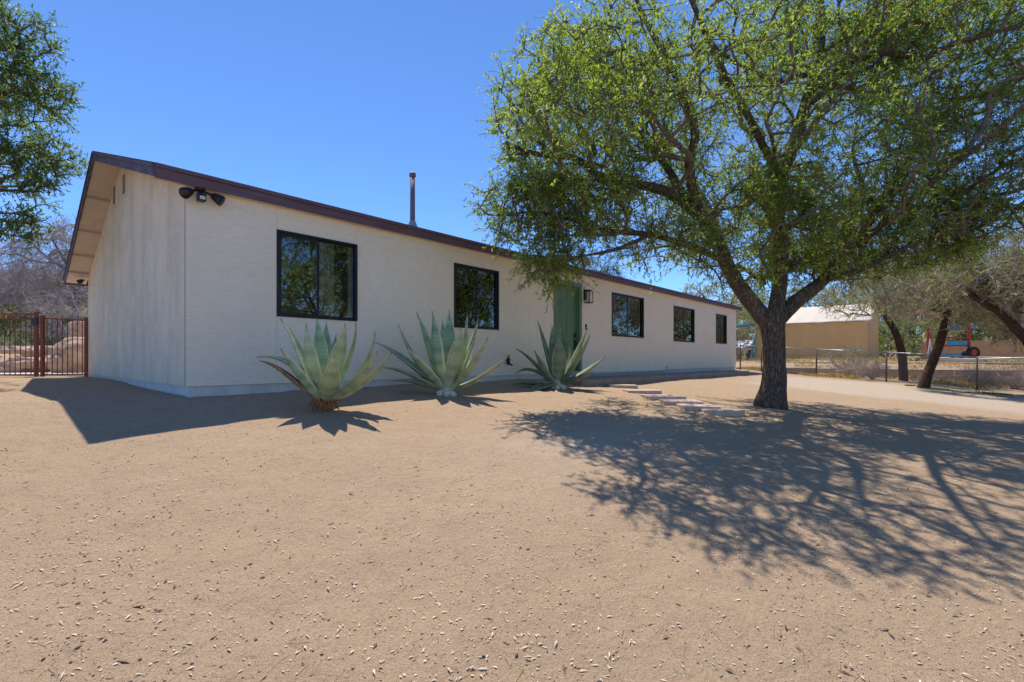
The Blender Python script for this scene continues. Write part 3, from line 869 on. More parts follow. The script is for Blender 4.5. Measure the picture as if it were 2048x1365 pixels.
def tree(name, label, cat, limbs, attract, bark, twig, leaf, seed=0, tips=6, per=11, twig_len=(.18, .42), leaf_size=(.055, .015),
         r_tip=.006, group=None, alpha=.25, step=.22, limb_sides=12, rough=.0, tw_r=.0028, bare=False, ring=.12, droop=.15, tint=(.5, .22), extra=None, lowr=None):
    rs = np.random.default_rng(seed)
    base = limbs[0][0][0]
    T = thing(name, label, cat, tuple(base), 0, group)
    pos = []; par = []; plen = []; hand = []
    tb = MB()
    for li, (pts, rad) in enumerate(limbs):
        P, Rr = resample(pts, rad, ring)
        tb.tube(P, Rr, limb_sides)
        start = len(pos)
        j = -1
        if li:
            arr = np.array(pos); j = int(np.argmin(np.linalg.norm(arr-np.array(P[0]), axis=1)))
        for k, p in enumerate(P):
            pos.append(np.array(p)); par.append(j); plen.append((plen[j] if j >= 0 else 0)+(.0 if j < 0 else float(np.linalg.norm(pos[-1]-pos[j]))))
            hand.append(Rr[k]); j = len(pos)-1
    # bark relief on the hand-laid limbs
    vv = np.array([tuple(x) for x in tb.v])
    if rough:
        nn = vnoise3(vv*np.array([1, 1, .35]), 11, 4)-.5
        n2 = vnoise3(vv, 3.2, 9)-.5
        cen = np.zeros_like(vv)
        arr = np.array(pos)
        k = 0
        for li, (pts, rad) in enumerate(limbs):
            P, Rr = resample(pts, rad, ring)
            for p, r_ in zip(P, Rr):
                c = np.array(p); blk = slice(k, k+limb_sides)
                o = vv[blk]-c
                f = 1+rough*(nn[blk]*1.3+n2[blk]*1.0)*min(1, r_/.07)
                vv[blk] = c+o*f[:, None]; k += limb_sides
        tb.v = [tuple(x) for x in vv]
    tb.build('trunk', bark, T, 0, True, True)
    nh = len(pos)
    n_at = len(attract)
    cap = nh+n_at*14
    PA = np.zeros((cap, 3)); PA[:nh] = np.array(pos)
    PL = np.zeros(cap); PL[:nh] = plen
    PR = np.full(cap, -1, int); PR[:nh] = par
    # trunk foot does not take branches
    if lowr is not None: PL[:nh] += np.where(PA[:nh, 2] < lowr, 50, 0)
    cnt = nh
    at = np.asarray(attract)
    dm = np.min(np.linalg.norm(at[:, None]-PA[None, :nh:2], axis=2), axis=1)
    at = at[np.argsort(dm)]
    tipnode = np.zeros(len(at), int); tipdir = np.zeros((len(at), 3))
    for i, p in enumerate(at):
        d = np.linalg.norm(PA[:cnt]-p, axis=1)
        j = int(np.argmin(d+alpha*PL[:cnt]))
        a = PA[j]; L_ = d[j]
        n = int(min(13, max(1, round(L_/step))))
        mid = (a+p)/2+rs.normal(0, .13*L_+.01, 3)+np.array([0, 0, .07*L_])
        prev = j; pp = a
        for k in range(1, n+1):
            s = k/n
            q = a*(1-s)**2+mid*2*s*(1-s)+p*s*s
            if k < n: q = q+rs.normal(0, .016, 3)
            PA[cnt] = q; PR[cnt] = prev; PL[cnt] = PL[prev]+np.linalg.norm(q-pp)
            pp = q; prev = cnt; cnt += 1
        tipnode[i] = prev
        dv = p-mid; tipdir[i] = dv/max(np.linalg.norm(dv), 1e-5)
    # pipe-model radii
    w = np.zeros(cnt); w[tipnode] += 1
    for k in range(cnt-1, nh-1, -1): w[PR[k]] += w[k]
    rad = r_tip*np.maximum(w, 1)**.47
    e = np.arange(nh, cnt)
    ra = np.where(PR[e] < nh, rad[e], rad[PR[e]]); rb = rad[e]
    ra = np.minimum(ra, rb*1.6)
    big = rb > r_tip*2.4
    Vs = []; Fs = []; off = 0
    for msk, ns in ((big, 6), (~big, 4)):
        if msk.any():
            V, F = frusta(PA[PR[e[msk]]], PA[e[msk]], ra[msk], rb[msk], ns)
            Vs.append(V); Fs.append(F+off); off += len(V)
    # twiglets
    m = len(at)
    tn = np.repeat(tipnode, tips); td = np.repeat(tipdir, tips, 0)
    back = rs.random(len(tn)) < .55
    A = PA[tn].copy()
    pb = PR[tn]; A[back] = PA[pb[back]]+(PA[tn[back]]-PA[pb[back]])*rs.random((back.sum(), 1))
    dirs = td*.55+rs.normal(0, .62, (len(tn), 3)); dirs[:, 2] += .10
    dirs /= np.linalg.norm(dirs, axis=1, keepdims=True)
    ll = rs.uniform(*twig_len, (len(tn), 1))
    Bm = A+dirs*ll*.55+rs.normal(0, .012, A.shape)
    B = A+dirs*ll+rs.normal(0, .02, A.shape); B[:, 2] -= droop*ll[:, 0]
    for (p, q, r0, r1) in ((A, Bm, tw_r*1.25, tw_r), (Bm, B, tw_r, tw_r*.6)):
        V, F = frusta(p, q, np.full(len(p), r0), np.full(len(p), r1), 3)
        Vs.append(V); Fs.append(F+off); off += len(V)
    if extra:                                   # fine spray of bare twigs
        k = extra
        ii = np.repeat(np.arange(len(A)), k); s = rs.random((len(ii), 1))
        p0 = A[ii]*(1-s)+B[ii]*s
        dd = dirs[ii]*.5+rs.normal(0, .6, (len(ii), 3)); dd /= np.linalg.norm(dd, axis=1, keepdims=True)
        p1 = p0+dd*rs.uniform(.4, 1.0, (len(ii), 1))*ll[ii]*.8
        V, F = frusta(p0, p1, np.full(len(ii), tw_r*.8), np.full(len(ii), tw_r*.45), 3)
        Vs.append(V); Fs.append(F+off); off += len(V)
    bm_ = np_mesh('branches', np.concatenate(Vs), np.concatenate(Fs), twig, True)
    tag(link('branches', bm_, T, True), kind='stuff')
    if leaf is not None:
        ii = np.repeat(np.arange(len(A)), per)
        s = rs.random((len(ii), 1))**.8
        P = np.where(s < .55, A[ii]+(Bm[ii]-A[ii])*(s/.55), Bm[ii]+(B[ii]-Bm[ii])*((s-.55)/.45))
        V, F = leaves_mesh(P, dirs[ii]*.6, leaf_size[0], leaf_size[1], rs, .55, droop)
        cl = vnoise3(P, .9, seed+2)*1.3-.65
        ti = np.clip(rs.normal(tint[0], tint[1], len(ii))+cl*.5, 0, 1)
        lm = np_mesh('crown', V, F, leaf, False, {'tint': ('FACE', ti)})
        tag(link('crown', lm, T, True), kind='stuff')
    return T

def blob(c, r, n, rs, shell=.0, cut=.0, seed=0, nsc=.8):
    out = []
    c = np.array(c); r = np.array(r)
    tot = 0
    while tot < n:
        p = rs.uniform(-1, 1, (n*4, 3))
        d = np.linalg.norm(p, axis=1)
        p = p[(d < 1) & (d > shell*rs.random(len(d)))]
        p = c+p*r
        if cut: p = p[vnoise3(p, nsc, seed) > cut]
        out.append(p); tot += len(p)
    return np.concatenate(out)[:n]

# --- the big tree in the yard
rs = np.random.default_rng(11)
TD = ground_hit(1541, 815)
S = TD/7.5*.80; print('TD', TD)
def tp(px, py, dd=0): return see(px, py, TD+dd)
b0 = tp(1541, 818); b0.z = tz(b0.x, b0.y)-.12
trunk = ([b0, tp(1541, 806), tp(1546, 775), tp(1549, 730), tp(1548, 690), tp(1545, 655), tp(1547, 625)], [.315*S, .285*S, .225*S, .20*S, .197*S, .225*S, .215*S])
limbs = [trunk,
    ([tp(1540, 652), tp(1508, 612, -.05), tp(1474, 566, -.15), tp(1449, 522, -.25), tp(1425, 470, -.35), tp(1385, 420, -.45), tp(1340, 388, -.55), tp(1290, 372, -.65), tp(1216, 364, -.75), tp(1152, 318, -.85), tp(1095, 312, -.9), tp(1050, 302, -1.0), tp(1010, 285, -1.1)], [.17*S, .15*S, .135*S, .125*S, .115*S, .10*S, .09*S, .08*S, .062, .05, .04, .03, .018]),
    ([tp(1549, 640), tp(1558, 575, .1), tp(1560, 500, .15), tp(1556, 420, .2), tp(1562, 360, .2), tp(1580, 300, .2), tp(1596, 262, .15), tp(1611, 208, .15), tp(1631, 150, .15), tp(1641, 100, .15), tp(1644, 40, .2), tp(1640, -40, .2), tp(1650, -120, .2)], [.15*S, .14*S, .13*S, .12*S, .115*S, .105*S, .095, .085, .078, .065, .055, .04, .025]),
    ([tp(1552, 645), tp(1592, 604, .1), tp(1645, 562, .25), tp(1690, 512, .4), tp(1730, 452, .5), tp(1780, 380, .55), tp(1830, 300, .6), tp(1880, 235, .6), tp(1960, 190, .6), tp(2050, 172, .6)], [.155*S, .135*S, .115*S, .10*S, .09, .08, .065, .055, .04, .025]),
    # secondary limbs
    ([tp(1425, 470, -.35), tp(1392, 400, -.6), tp(1378, 330, -.8), tp(1390, 268, -.95), tp(1372, 200, -1.1), tp(1340, 130, -1.2), tp(1300, 60, -1.3), tp(1260, -30, -1.4)], [.09, .08, .07, .06, .05, .04, .03, .02]),
    ([tp(1385, 420, -.45), tp(1330, 330, -.3), tp(1270, 260, -.2), tp(1230, 180, -.2), tp(1180, 110, -.1), tp(1130, 40, 0)], [.065, .055, .045, .038, .03, .02]),
    ([tp(1449, 522, -.25), tp(1380, 492, -.5), tp(1300, 470, -.7), tp(1220, 462, -.8), tp(1150, 440, -.9), tp(1080, 425, -1.0), tp(1010, 430, -1.0)], [.06, .05, .042, .036, .028, .02, .012]),
    ([tp(1300, 470, -.7), tp(1230, 500, -.9), tp(1170, 512, -1.0), tp(1110, 530, -1.1)], [.03, .025, .018, .01]),
    ([tp(1631, 150, .15), tp(1600, 152, 0), tp(1545, 165, -.2), tp(1505, 140, -.4), tp(1460, 120, -.5), tp(1400, 60, -.7)], [.045, .04, .035, .03, .025, .015]),
    ([tp(1641, 110, .15), tp(1668, 88, .3), tp(1710, 70, .5), tp(1770, 30, .7), tp(1830, -20, .9)], [.05, .042, .036, .028, .02]),
    ([tp(1562, 360, .2), tp(1530, 300, -.3), tp(1495, 230, -.8), tp(1450, 150, -1.3), tp(1400, 40, -1.7), tp(1350, -80, -2.0)], [.07, .06, .05, .042, .034, .022]),
    ([tp(1690, 512, .4), tp(1740, 470, -.2), tp(1800, 420, -.8), tp(1880, 350, -1.3), tp(1960, 290, -1.7), tp(2060, 200, -2.0)], [.07, .06, .05, .04, .03, .02]),
    ([tp(1611, 208, .15), tp(1650, 185, -.2), tp(1700, 130, -.6), tp(1760, 105, -.9), tp(1850, 116, -1.2), tp(1900, 90, -1.4), tp(2000, 62, -1.6), tp(2080, 40, -1.7)], [.06, .055, .05, .045, .04, .034, .026, .018]),
    ([tp(1580, 300, .2), tp(1620, 260, .9), tp(1660, 200, 1.6), tp(1720, 140, 2.2), tp(1780, 90, 2.6)], [.06, .05, .04, .03, .02]),
    ([tp(1474, 566, -.15), tp(1440, 470, .5), tp(1410, 400, 1.2), tp(1370, 340, 1.9), tp(1330, 290, 2.4)], [.06, .05, .04, .03, .02]),
    ([tp(1645, 562, .25), tp(1720, 540, .1), tp(1800, 500, .0), tp(1880, 470, -.1), tp(1960, 455, -.1)], [.055, .045, .035, .028, .018]),
]
c0 = tp(1545, 300)
at = [blob((c0.x+.15, c0.y+.1, c0.z+.45), (4.35, 3.1, 2.75), 1550, rs, .6, .445, 5),
      blob(tuple(tp(1150, 240, -.6)), (1.3, 1.2, 1.4), 300, rs, .3, .42, 6),
      blob(tuple(tp(1120, 420, -1.0)), (1.25, .8, .50), 220, rs, .3, .40, 7),
      blob(tuple(tp(1110, 520, -1.1)), (.50, .4, .36), 60, rs, .2),
      blob(tuple(tp(1330, 490, -.6)), (.95, .8, .35), 60, rs, .3),
      blob(tuple(tp(1750, 440, -.2)), (2.0, 1.5, .95), 480, rs, .3, .42, 10),
      blob(tuple(tp(1560, 450, -.7)), (.9, .6, .9), 140, rs, .3, .42, 12),
      blob(tuple(tp(1960, 360, -.6)), (1.6, 1.4, 1.4), 330, rs, .3, .42, 13),
      blob(tuple(tp(1870, 120, -.2)), (1.7, 1.5, 1.1), 360, rs, .3, .43, 16),
      blob(tuple(tp(1600, 60, .3)), (2.2, 1.5, .9), 260, rs, .3, .44, 17),
      blob((1.35, 5.3, 3.0), (1.6, .8, 1.0), 170, rs, .3, .45, 14)]
at = np.concatenate(at)
# keep clear of the roof and of low ground
keep = at[:, 2] > .95
qq = (at[:, 0]-CX)*NX+(at[:, 1]-CY)*NY
keep &= ~((qq < .7) & (at[:, 2] < 3.4))
keep &= ~((at[:, 2] < 1.35) & (at[:, 0] > 2.2) & (at[:, 0] < 3.3))
at = at[keep]
# the crown stops where its shadow stops on the ground
hh_ = at[:, 2]+1.05
sx_, sy_ = at[:, 0]+.173*hh_, at[:, 1]-.48*hh_
pxs = HX+FPX*sx_/np.maximum(sy_, .3); pys = HY-FPX*terrain(sx_, sy_)/np.maximum(sy_, .3)
stone_ = (pxs > 1270) & (pxs < 1490) & (pys > 765) & (pys < 842) & (rs.random(len(at)) < .65)  # crown thinned on purpose where it would shade the stepping stones
at = at[~stone_ & (sy_ > .5) & (pys < np.interp(pxs, [900, 1000, 1200, 1400, 1600, 1800, 2048, 2400], [790, 840, 1000, 1085, 1105, 1125, 1160, 1230]))]
tree('ash_tree', 'large spreading tree with thick forked trunk in the front yard', 'tree', limbs, at, M['bark'], M['twig'], M['leaf'],
     21, 6, 12, (.16, .40), (.062, .019), .0058, None, .22, .2, 20, .16, .0026, ring=.07, droop=.12, lowr=1.0)

# --- generic trees
def simple_tree(name, label, px, D, base_z, top_z, spread, n, leaf, twig, bark, seed, lean=(0, 0), r0=.12, fork=.4, cut=.42, crown=None, **kw):
    rs = np.random.default_rng(seed)
    x = (px-HX)/FPX*D
    z0 = tz(x, D)-.1 if base_z is None else base_z
    H = top_z-z0
    b = Vector((x, D, z0)); f = b+Vector((lean[0]*fork, lean[1]*fork, H*fork))
    limbs = [([b, b.lerp(f, .35)+Vector((rs.normal(0, .04), rs.normal(0, .04), 0)), b.lerp(f, .7)+Vector((rs.normal(0, .05), rs.normal(0, .05), 0)), f], [r0*1.25, r0, r0*.92, r0*.85])]
    for k in range(4):
        an = k*1.57+rs.uniform(0, 1)
        o = Vector((math.cos(an)*spread*.55, math.sin(an)*spread*.55, H*(.82-fork)))+Vector((lean[0]*.4, lean[1]*.4, 0))
        limbs.append(([f, f+o*.3+Vector((rs.normal(0, .1), rs.normal(0, .1), H*.05)), f+o*.65+Vector((rs.normal(0, .12), rs.normal(0, .12), H*.04)), f+o], [r0*.65, r0*.5, r0*.35, r0*.2]))
    cc = crown or (f.x+lean[0]*.4, f.y+lean[1]*.4, z0+H*.66)
    a = blob(cc, (spread, spread, H*.40), n, rs, .6, cut, seed)
    g = kw.pop('group', None)
    return tree(name, label, 'tree', limbs, a, bark, twig, leaf, seed, group=g, limb_sides=10, rough=.06, **kw)

# evergreen at the left edge of the picture (its trunk stands just out of view)
rs = np.random.default_rng(31)
lb = Vector((-10.2, 8.2, tz(-10.2, 8.2)-.1))
ltr = [([lb, lb+Vector((.1, 0, 1.2)), lb+Vector((.25, -.1, 2.4))], [.26, .22, .20]),
       ([lb+Vector((.2, -.1, 2.2)), lb+Vector((1.0, -.4, 3.1)), lb+Vector((1.9, -.7, 3.9)), lb+Vector((2.5, -.9, 4.6))], [.14, .10, .07, .03]),
       ([lb+Vector((.2, -.1, 2.2)), lb+Vector((1.1, -.7, 2.5)), lb+Vector((1.9, -.9, 2.8)), lb+Vector((2.5, -1.0, 2.9))], [.10, .08, .05, .02]),
       ([lb+Vector((.25, -.1, 2.4)), lb+Vector((-.4, .2, 3.8)), lb+Vector((-.6, .2, 5.0))], [.14, .10, .05]),
       ([lb+Vector((.25, -.1, 2.4)), lb+Vector((.4, -.9, 3.8)), lb+Vector((.7, -1.3, 5.2))], [.12, .09, .04])]
la = np.concatenate([blob((lb.x+.4, lb.y-.4, lb.z+4.3), (2.3, 2.2, 2.3), 420, rs, .6, .42, 3),
                     blob((-7.55, 7.25, 3.1), (.75, .9, .55), 110, rs, .2, .42, 4), blob((-7.35, 7.3, 4.1), (.62, .8, .40), 80, rs, .2, .4, 5),
                     blob((-7.6, 7.3, 2.05), (.45, .7, .22), 34, rs, .2), blob((-7.5, 7.2, 4.9), (.55, .8, .4), 60, rs, .2)])
la = la[la[:, 0] < -6.86]
tree('oak_tree', 'dark evergreen tree whose leafy branches reach in at the left edge', 'tree', ltr, la, M['bark'], M['twig'], M['leaf_dark'],
     32, 6, 11, (.14, .32), (.062, .022), .006, limb_sides=12, rough=.12, droop=.1, tint=(.45, .28))

# bare trees on the hill at left
for k, (px, D, top, spr, n, sd, lab_) in enumerate([
        (150, 24, 6.4, 3.0, 330, 41, 'leafless grey tree right behind the rear corner of the roof'),
        (20, 27, 4.6, 3.2, 300, 42, 'leafless twisted tree with dark trunk at the left edge'),
        (95, 31, 5.6, 3.4, 300, 43, 'leafless pale thicket tree farther up the hill, between the other two bare trees')]):
    simple_tree('bare_tree', lab_, px, D, None, top, spr, n, None, M['bare'], M['baredark'], sd, (rng.uniform(-.6, .6), 0), .15, .33, .40,
                tips=5, per=0, twig_len=(.35, .8), r_tip=.014, tw_r=.0075, extra=4, group='leafless trees on the hill', step=.35)
def bush(name, label, px, D, w, h, n, leaf, twig, seed, group=None, x=None, **kw):
    rs = np.random.default_rng(seed)
    X = (px-HX)/FPX*D if x is None else x
    z = tz(X, D)
    limbs = []
    for k in range(5):
        an = k*1.256+rs.uniform(0, .8)
        limbs.append(([Vector((X, D, z-.05)), Vector((X+math.cos(an)*w*.18, D+math.sin(an)*w*.18, z+h*.3)), Vector((X+math.cos(an)*w*.35, D+math.sin(an)*w*.35, z+h*.65))], [.02*w+.008, .015*w+.004, .006]))
    a = blob((X, D, z+h*.55), (w*.5, w*.5, h*.48), n, rs, .4)
    return tree(name, label, 'shrub', limbs, a, twig, twig, leaf, seed, group=group, limb_sides=6, ring=.3, **kw)
for k, (px, D, w, h, sd, lab_) in enumerate([
        (70, 23, 3.4, 2.2, 51, 'pinkish grey leafless thicket behind the gate post on the hill'),
        (150, 20, 3.0, 2.3, 52, 'leafless tangled brush beside the rear house corner'),
        (5, 24, 3.4, 2.0, 53, 'leafless brush at the far left edge behind the gate'),
        (120, 28, 3.8, 2.6, 54, 'leafless brush higher on the hill behind the others')]):
    bush('bare_brush', lab_, px, D, w, h, 90, None, M['bare'], sd, 'leafless brush on the hill', tips=5, per=0, twig_len=(.3, .6), r_tip=.008, tw_r=.006, extra=4)
for k, (px, D, w, h, sd, lab_) in enumerate([
        (12, 17, 1.3, .75, 56, 'low green bush behind the gate at the left edge'), (110, 19, 1.5, .7, 57, 'low green bush behind the boulders near the house'),
        (62, 18.5, 1.2, .6, 58, 'low green bush behind the middle of the gate')]):
    bush('green_bush', lab_, px, D, w, h, 60, M['leaf_shrub'], M['bare'], sd, 'green bushes behind the boulders', tips=5, per=9, twig_len=(.1, .25), leaf_size=(.06, .022), r_tip=.004)

# trees at the right
rs = np.random.default_rng(61)
def lean_tree(label, pts, rad, crowns, seed, leaf, n, name='mesquite_tree', **kw):
    P = [see(*p) for p in pts]
    P[0].z = tz(P[0].x, P[0].y)-.08
    rs = np.random.default_rng(seed)
    limbs = [(P, rad)]
    for k in range(3):
        f = P[-2]; o = Vector((rs.uniform(-1.4, 1.4), rs.uniform(-.8, .8), rs.uniform(.6, 1.3)))
        limbs.append(([f, f+o*.4+Vector((0, 0, .15)), f+o*.75, f+o], [rad[-2]*.7, rad[-2]*.5, rad[-2]*.35, .015]))
    a = np.concatenate([blob(tuple(see(*c[:3])), c[3], c[4], rs, .4, .42, seed) for c in crowns])
    return tree(name, label, 'tree', limbs, a, M['bark2'], M['twig2'], leaf, seed, group='leaning trees along the wire fence', limb_sides=10, rough=.06, lowr=P[0].z+.9, **kw)
kw = dict(tips=5, per=9, twig_len=(.25, .55), leaf_size=(.085, .026), r_tip=.010, tw_r=.0062, extra=3, tint=(.5, .25))
lean_tree('slim dark tree leaning left just behind the wire fence', [(1807, 763, 19.4), (1805, 720, 19.4), (1801, 695, 19.4), (1787, 658, 19.3), (1770, 632, 19.2), (1750, 600, 19.1)], [.17, .15, .14, .12, .10, .06],
          [(1760, 590, 19.2, (2.2, 1.6, 1.0), 150), (1810, 560, 19.5, (2.0, 1.5, 1.2), 130)], 62, M['leaf_grey'], 0, **kw)
lean_tree('reddish trunk leaning right in front of the wire fence', [(1846, 782, 15.2), (1853, 755, 15.2), (1866, 722, 15.2), (1879, 688, 15.1), (1888, 655, 15.1), (1896, 622, 15.0), (1900, 570, 15.0)], [.17, .14, .13, .12, .11, .10, .06],
          [(1880, 585, 15.0, (2.1, 1.6, .85), 200), (1960, 600, 15.2, (1.6, 1.4, .8), 110), (1850, 520, 15.2, (1.8, 1.5, .9), 110)], 63, M['leaf_grey'], 0, **kw)
lean_tree('dark limb reaching in from the tree at the right edge', [(2090, 800, 13.0), (2082, 740, 13.0), (2062, 690, 13.0), (2030, 655, 13.0), (1998, 625, 13.0), (1965, 606, 13.0), (1935, 590, 13.0)], [.19, .17, .14, .11, .09, .07, .04],
          [(2000, 560, 13.2, (1.7, 1.3, .9), 170), (2060, 640, 13.3, (.9, .9, .6), 50), (2080, 520, 13.0, (1.3, 1.3, 1.3), 120)], 64, M['leaf_grey'], 0, **kw)
# background trees
simple_tree('pine_tree', 'bright green pine top showing above the roof over the door', 1195, 24, -.5, 4.95, 1.6, 200, M['leaf_pine'], M['twig'], M['bark2'], 71, (0, 0), .15, .45, .3, tips=6, per=14, twig_len=(.2, .45), leaf_size=(.12, .016), r_tip=.01)
kb = dict(tips=6, per=11, twig_len=(.3, .6), leaf_size=(.11, .04), r_tip=.013, tw_r=.006, step=.4)
for px, D, top, spr, n, lf, sd, lab_ in [
        (1440, 30, 4.8, 3.0, 260, 'leaf_grey', 72, 'light green tree rising behind the far end of the house'),
        (1530, 37, 5.2, 3.2, 240, 'leaf_dark', 73, 'darker tree behind the blue swing frame'),
        (1660, 40, 6.0, 4.0, 260, 'leaf_grey', 74, 'tree standing behind the tan canvas shed'),
        (1800, 36, 5.4, 3.8, 260, 'leaf_dark', 75, 'tree behind the red and blue trailer'),
        (1930, 33, 5.2, 3.6, 260, 'leaf_grey', 76, 'grey green tree behind the low tan wall'),
        (2060, 30, 5.2, 3.4, 240, 'leaf_dark', 77, 'dark tree at the right edge behind the low tan wall'),
        (1480, 45, 4.6, 3.4, 200, 'leaf_dark', 78, 'far dark tree between the house end and the swing frame'),
        (1590, 44, 6.6, 4.2, 260, 'leaf_grey', 79, 'tall grey green tree behind the trunk of the yard tree'),
        (1730, 47, 7.4, 4.6, 260, 'leaf_dark', 85, 'tall tree behind the right end of the canvas shed'),
        (1860, 45, 7.0, 4.6, 260, 'leaf_grey', 86, 'tall pale tree far behind the trailer'),
        (1990, 42, 6.6, 4.4, 260, 'leaf_dark', 87, 'tall tree far behind the tan wall near the right edge'),
        (2120, 34, 6.4, 4.2, 240, 'leaf_grey', 88, 'pale tree cut by the right edge of the photo')]:
    simple_tree('broadleaf_tree', lab_, px, D, None, top, spr, n, M[lf], M['twig2'], M['bark2'], sd, (0, 0), .16, .3, .36, group='trees beyond the neighbouring yard', **kb)
# trees across the lane, behind and right of the viewer (mirrored in the windows)
for x, y, top, spr, n, lf, sd, lab_ in [(13.5, 3.0, 5.2, 3.2, 300, 'leaf', 81, 'yard tree to the right of the viewer mirrored in the windows'),
        (17.5, 8.2, 5.4, 3.0, 260, 'leaf_dark', 82, 'tree right of the driveway mirrored in the windows'),
        (12.0, -4.5, 6.2, 3.8, 300, 'leaf_dark', 83, 'tree behind the viewer mirrored in the nearest window'),
        (21.5, -1.5, 6.2, 4.0, 260, 'leaf', 84, 'farthest tree behind the viewer mirrored in the windows'),
        (25.5, 19.0, 6.4, 3.6, 260, 'leaf', 181, 'tree beyond the fence right of the view mirrored in the third window'),
        (30.0, 25.5, 6.8, 3.6, 240, 'leaf_dark', 182, 'tree beyond the fence right of the view mirrored in the fourth window'),
        (24.0, 9.5, 6.8, 4.2, 260, 'leaf', 183, 'big tree right of the driveway mirrored in the second window')]:
    rs = np.random.default_rng(sd)
    z0 = tz(x, y)-.1; H = top-z0
    b = Vector((x, y, z0)); f = b+Vector((0, 0, H*.3))
    lm = [([b, b.lerp(f, .5), f], [.22, .18, .16])]
    for k in range(4):
        an = k*1.57+.4; o = Vector((math.cos(an)*spr*.6, math.sin(an)*spr*.6, H*.45))
        lm.append(([f, f+o*.5+Vector((0, 0, .2)), f+o], [.11, .07, .03]))
    a = blob((x, y, z0+H*.58), (spr, spr, H*.45), n, rs, .6, .4, sd)
    tree('yard_tree', lab_, 'tree', lm, a, M['bark'], M['twig'], M[lf], sd, 6, 10, (.3, .6), (.13, .055), .013, 'trees around the viewer', tw_r=.006, step=.4, limb_sides=8)

# ------------------------------------------------------------------ wire fence at the right
FT = 20.7
fence = thing('wire_fence', 'chain link fence with thin dark posts running from the far house end', 'fence', hw(FT, 0, tz(*hw(FT, 0)[:2])), 0)
posts_q = [-.1, .75, 2.75, 4.95, 7.35, 9.7, 12.0]
tops = []
for q in posts_q:
    p = hw(FT, q); z = tz(p.x, p.y)
    MB().tube([(p.x, p.y, z-.2), (p.x, p.y, z+1.10)], .030, 8).build('post', M['rustpost'], fence, 0, True, True)
    tops.append(Vector((p.x, p.y, z+1.085)))
for a, b in zip(tops, tops[1:]):
    MB().tube([a, b], .021, 8).build('top_rail', M['steel'], fence, 0, True, True)
FV = []; FF = []
for a, b in zip(posts_q, posts_q[1:]):
    L_ = b-a; n = int(L_/.075)
    pa, pb = hw(FT, a), hw(FT, b); za, zb = tz(pa.x, pa.y), tz(pb.x, pb.y)
    def at_(s, h):
        p = pa.lerp(pb, s); return Vector((p.x, p.y, za+(zb-za)*s+.03+h))
    w = .0022
    for k in range(-int(1.05/.075), n+1):
        for sg in (0, 1):
            s0, s1 = k*.075/L_, (k*.075+1.05)/L_
            h0, h1 = (0, 1.05) if sg == 0 else (1.05, 0)
            c0_, c1_ = max(0, s0), min(1, s1)
            if c1_ <= c0_: continue
            hh0 = h0+(h1-h0)*(c0_-s0)/(s1-s0); hh1 = h0+(h1-h0)*(c1_-s0)/(s1-s0)
            i = len(FV)
            FV += [at_(c0_, hh0-w), at_(c1_, hh1-w), at_(c1_, hh1+w), at_(c0_, hh0+w)]
            FF.append((i, i+1, i+2, i+3))
tag(link('wire_mesh', np_mesh('wire_mesh', np.array([tuple(v) for v in FV]), np.array(FF), M['wire']), fence, True), kind='stuff')

# ------------------------------------------------------------------ terraces, shed and yard things beyond the fence
def hbox(name, t0, t1, q0, q1, z0, z1, mat, bevel=.01, parent=None):
    o = MB().box(t0, t1, -q1, -q0, z0, z1).build(name, mat, parent, bevel)
    if parent is None:
        o.location = (CX, CY, 0); o.rotation_euler = (0, 0, HOUSE_ROT)
    return o
def block_wall(label, t, q0, q1, z0, z1, courses, cap=True):
    w = thing('block_wall', label, 'wall', (CX, CY, 0), HOUSE_ROT, 'low block terrace walls')
    h = (z1-z0)/courses; bl = .8
    for c in range(courses):
        q = q0-(bl/2 if c % 2 else 0)
        while q < q1:
            a, b = max(q, q0), min(q+bl, q1)
            if b-a > .06:
                MB().box(t+.006*c+random.uniform(0, .008), t+.30, -b+.006, -a-.006, z0+c*h+.005, z0+(c+1)*h-.005).build('block', M['block'], w, .008)
            q += bl
    if cap:
        MB().box(t-.03, t+.33, -q1, -q0, z1+.001, z1+.035).build('cap_slab', M['wallcap'], w, .006)
block_wall('lower brown block terrace wall just behind the wire fence', 24.0, 1.2, 10.4, -1.02, -.44, 3)
block_wall('upper brown block terrace wall above the lower one', 25.6, -.4, 9.2, -.60, -.17, 2)
block_wall('short stepped block wall at the right end of the terraces', 23.2, 9.5, 12.4, -1.1, -.55, 2, False)
hbt = hbox('concrete_kerb', 21.4, 21.75, -.6, 2.6, -.62, -.36, M['concrete'])
tag(hbt, 'low concrete kerb behind the fence beside the tree trunk', 'kerb')
rp = thing('concrete_ramp', 'pale flat concrete pad behind the terraces at the right', 'slab', (CX, CY, 0), HOUSE_ROT)
MB().prism([(27.0, -.3), (31, -.3), (31, .10), (27.0, .02)], 1, -13.5, -5.9).build('pad', M['wallcap'], rp, .01)
tw = hbox('tan_wall', 34, 34.2, 5.5, 18, -.3, .98, M['tanwall']); tag(tw, 'low tan stucco wall in the distance behind the concrete pad', 'wall')

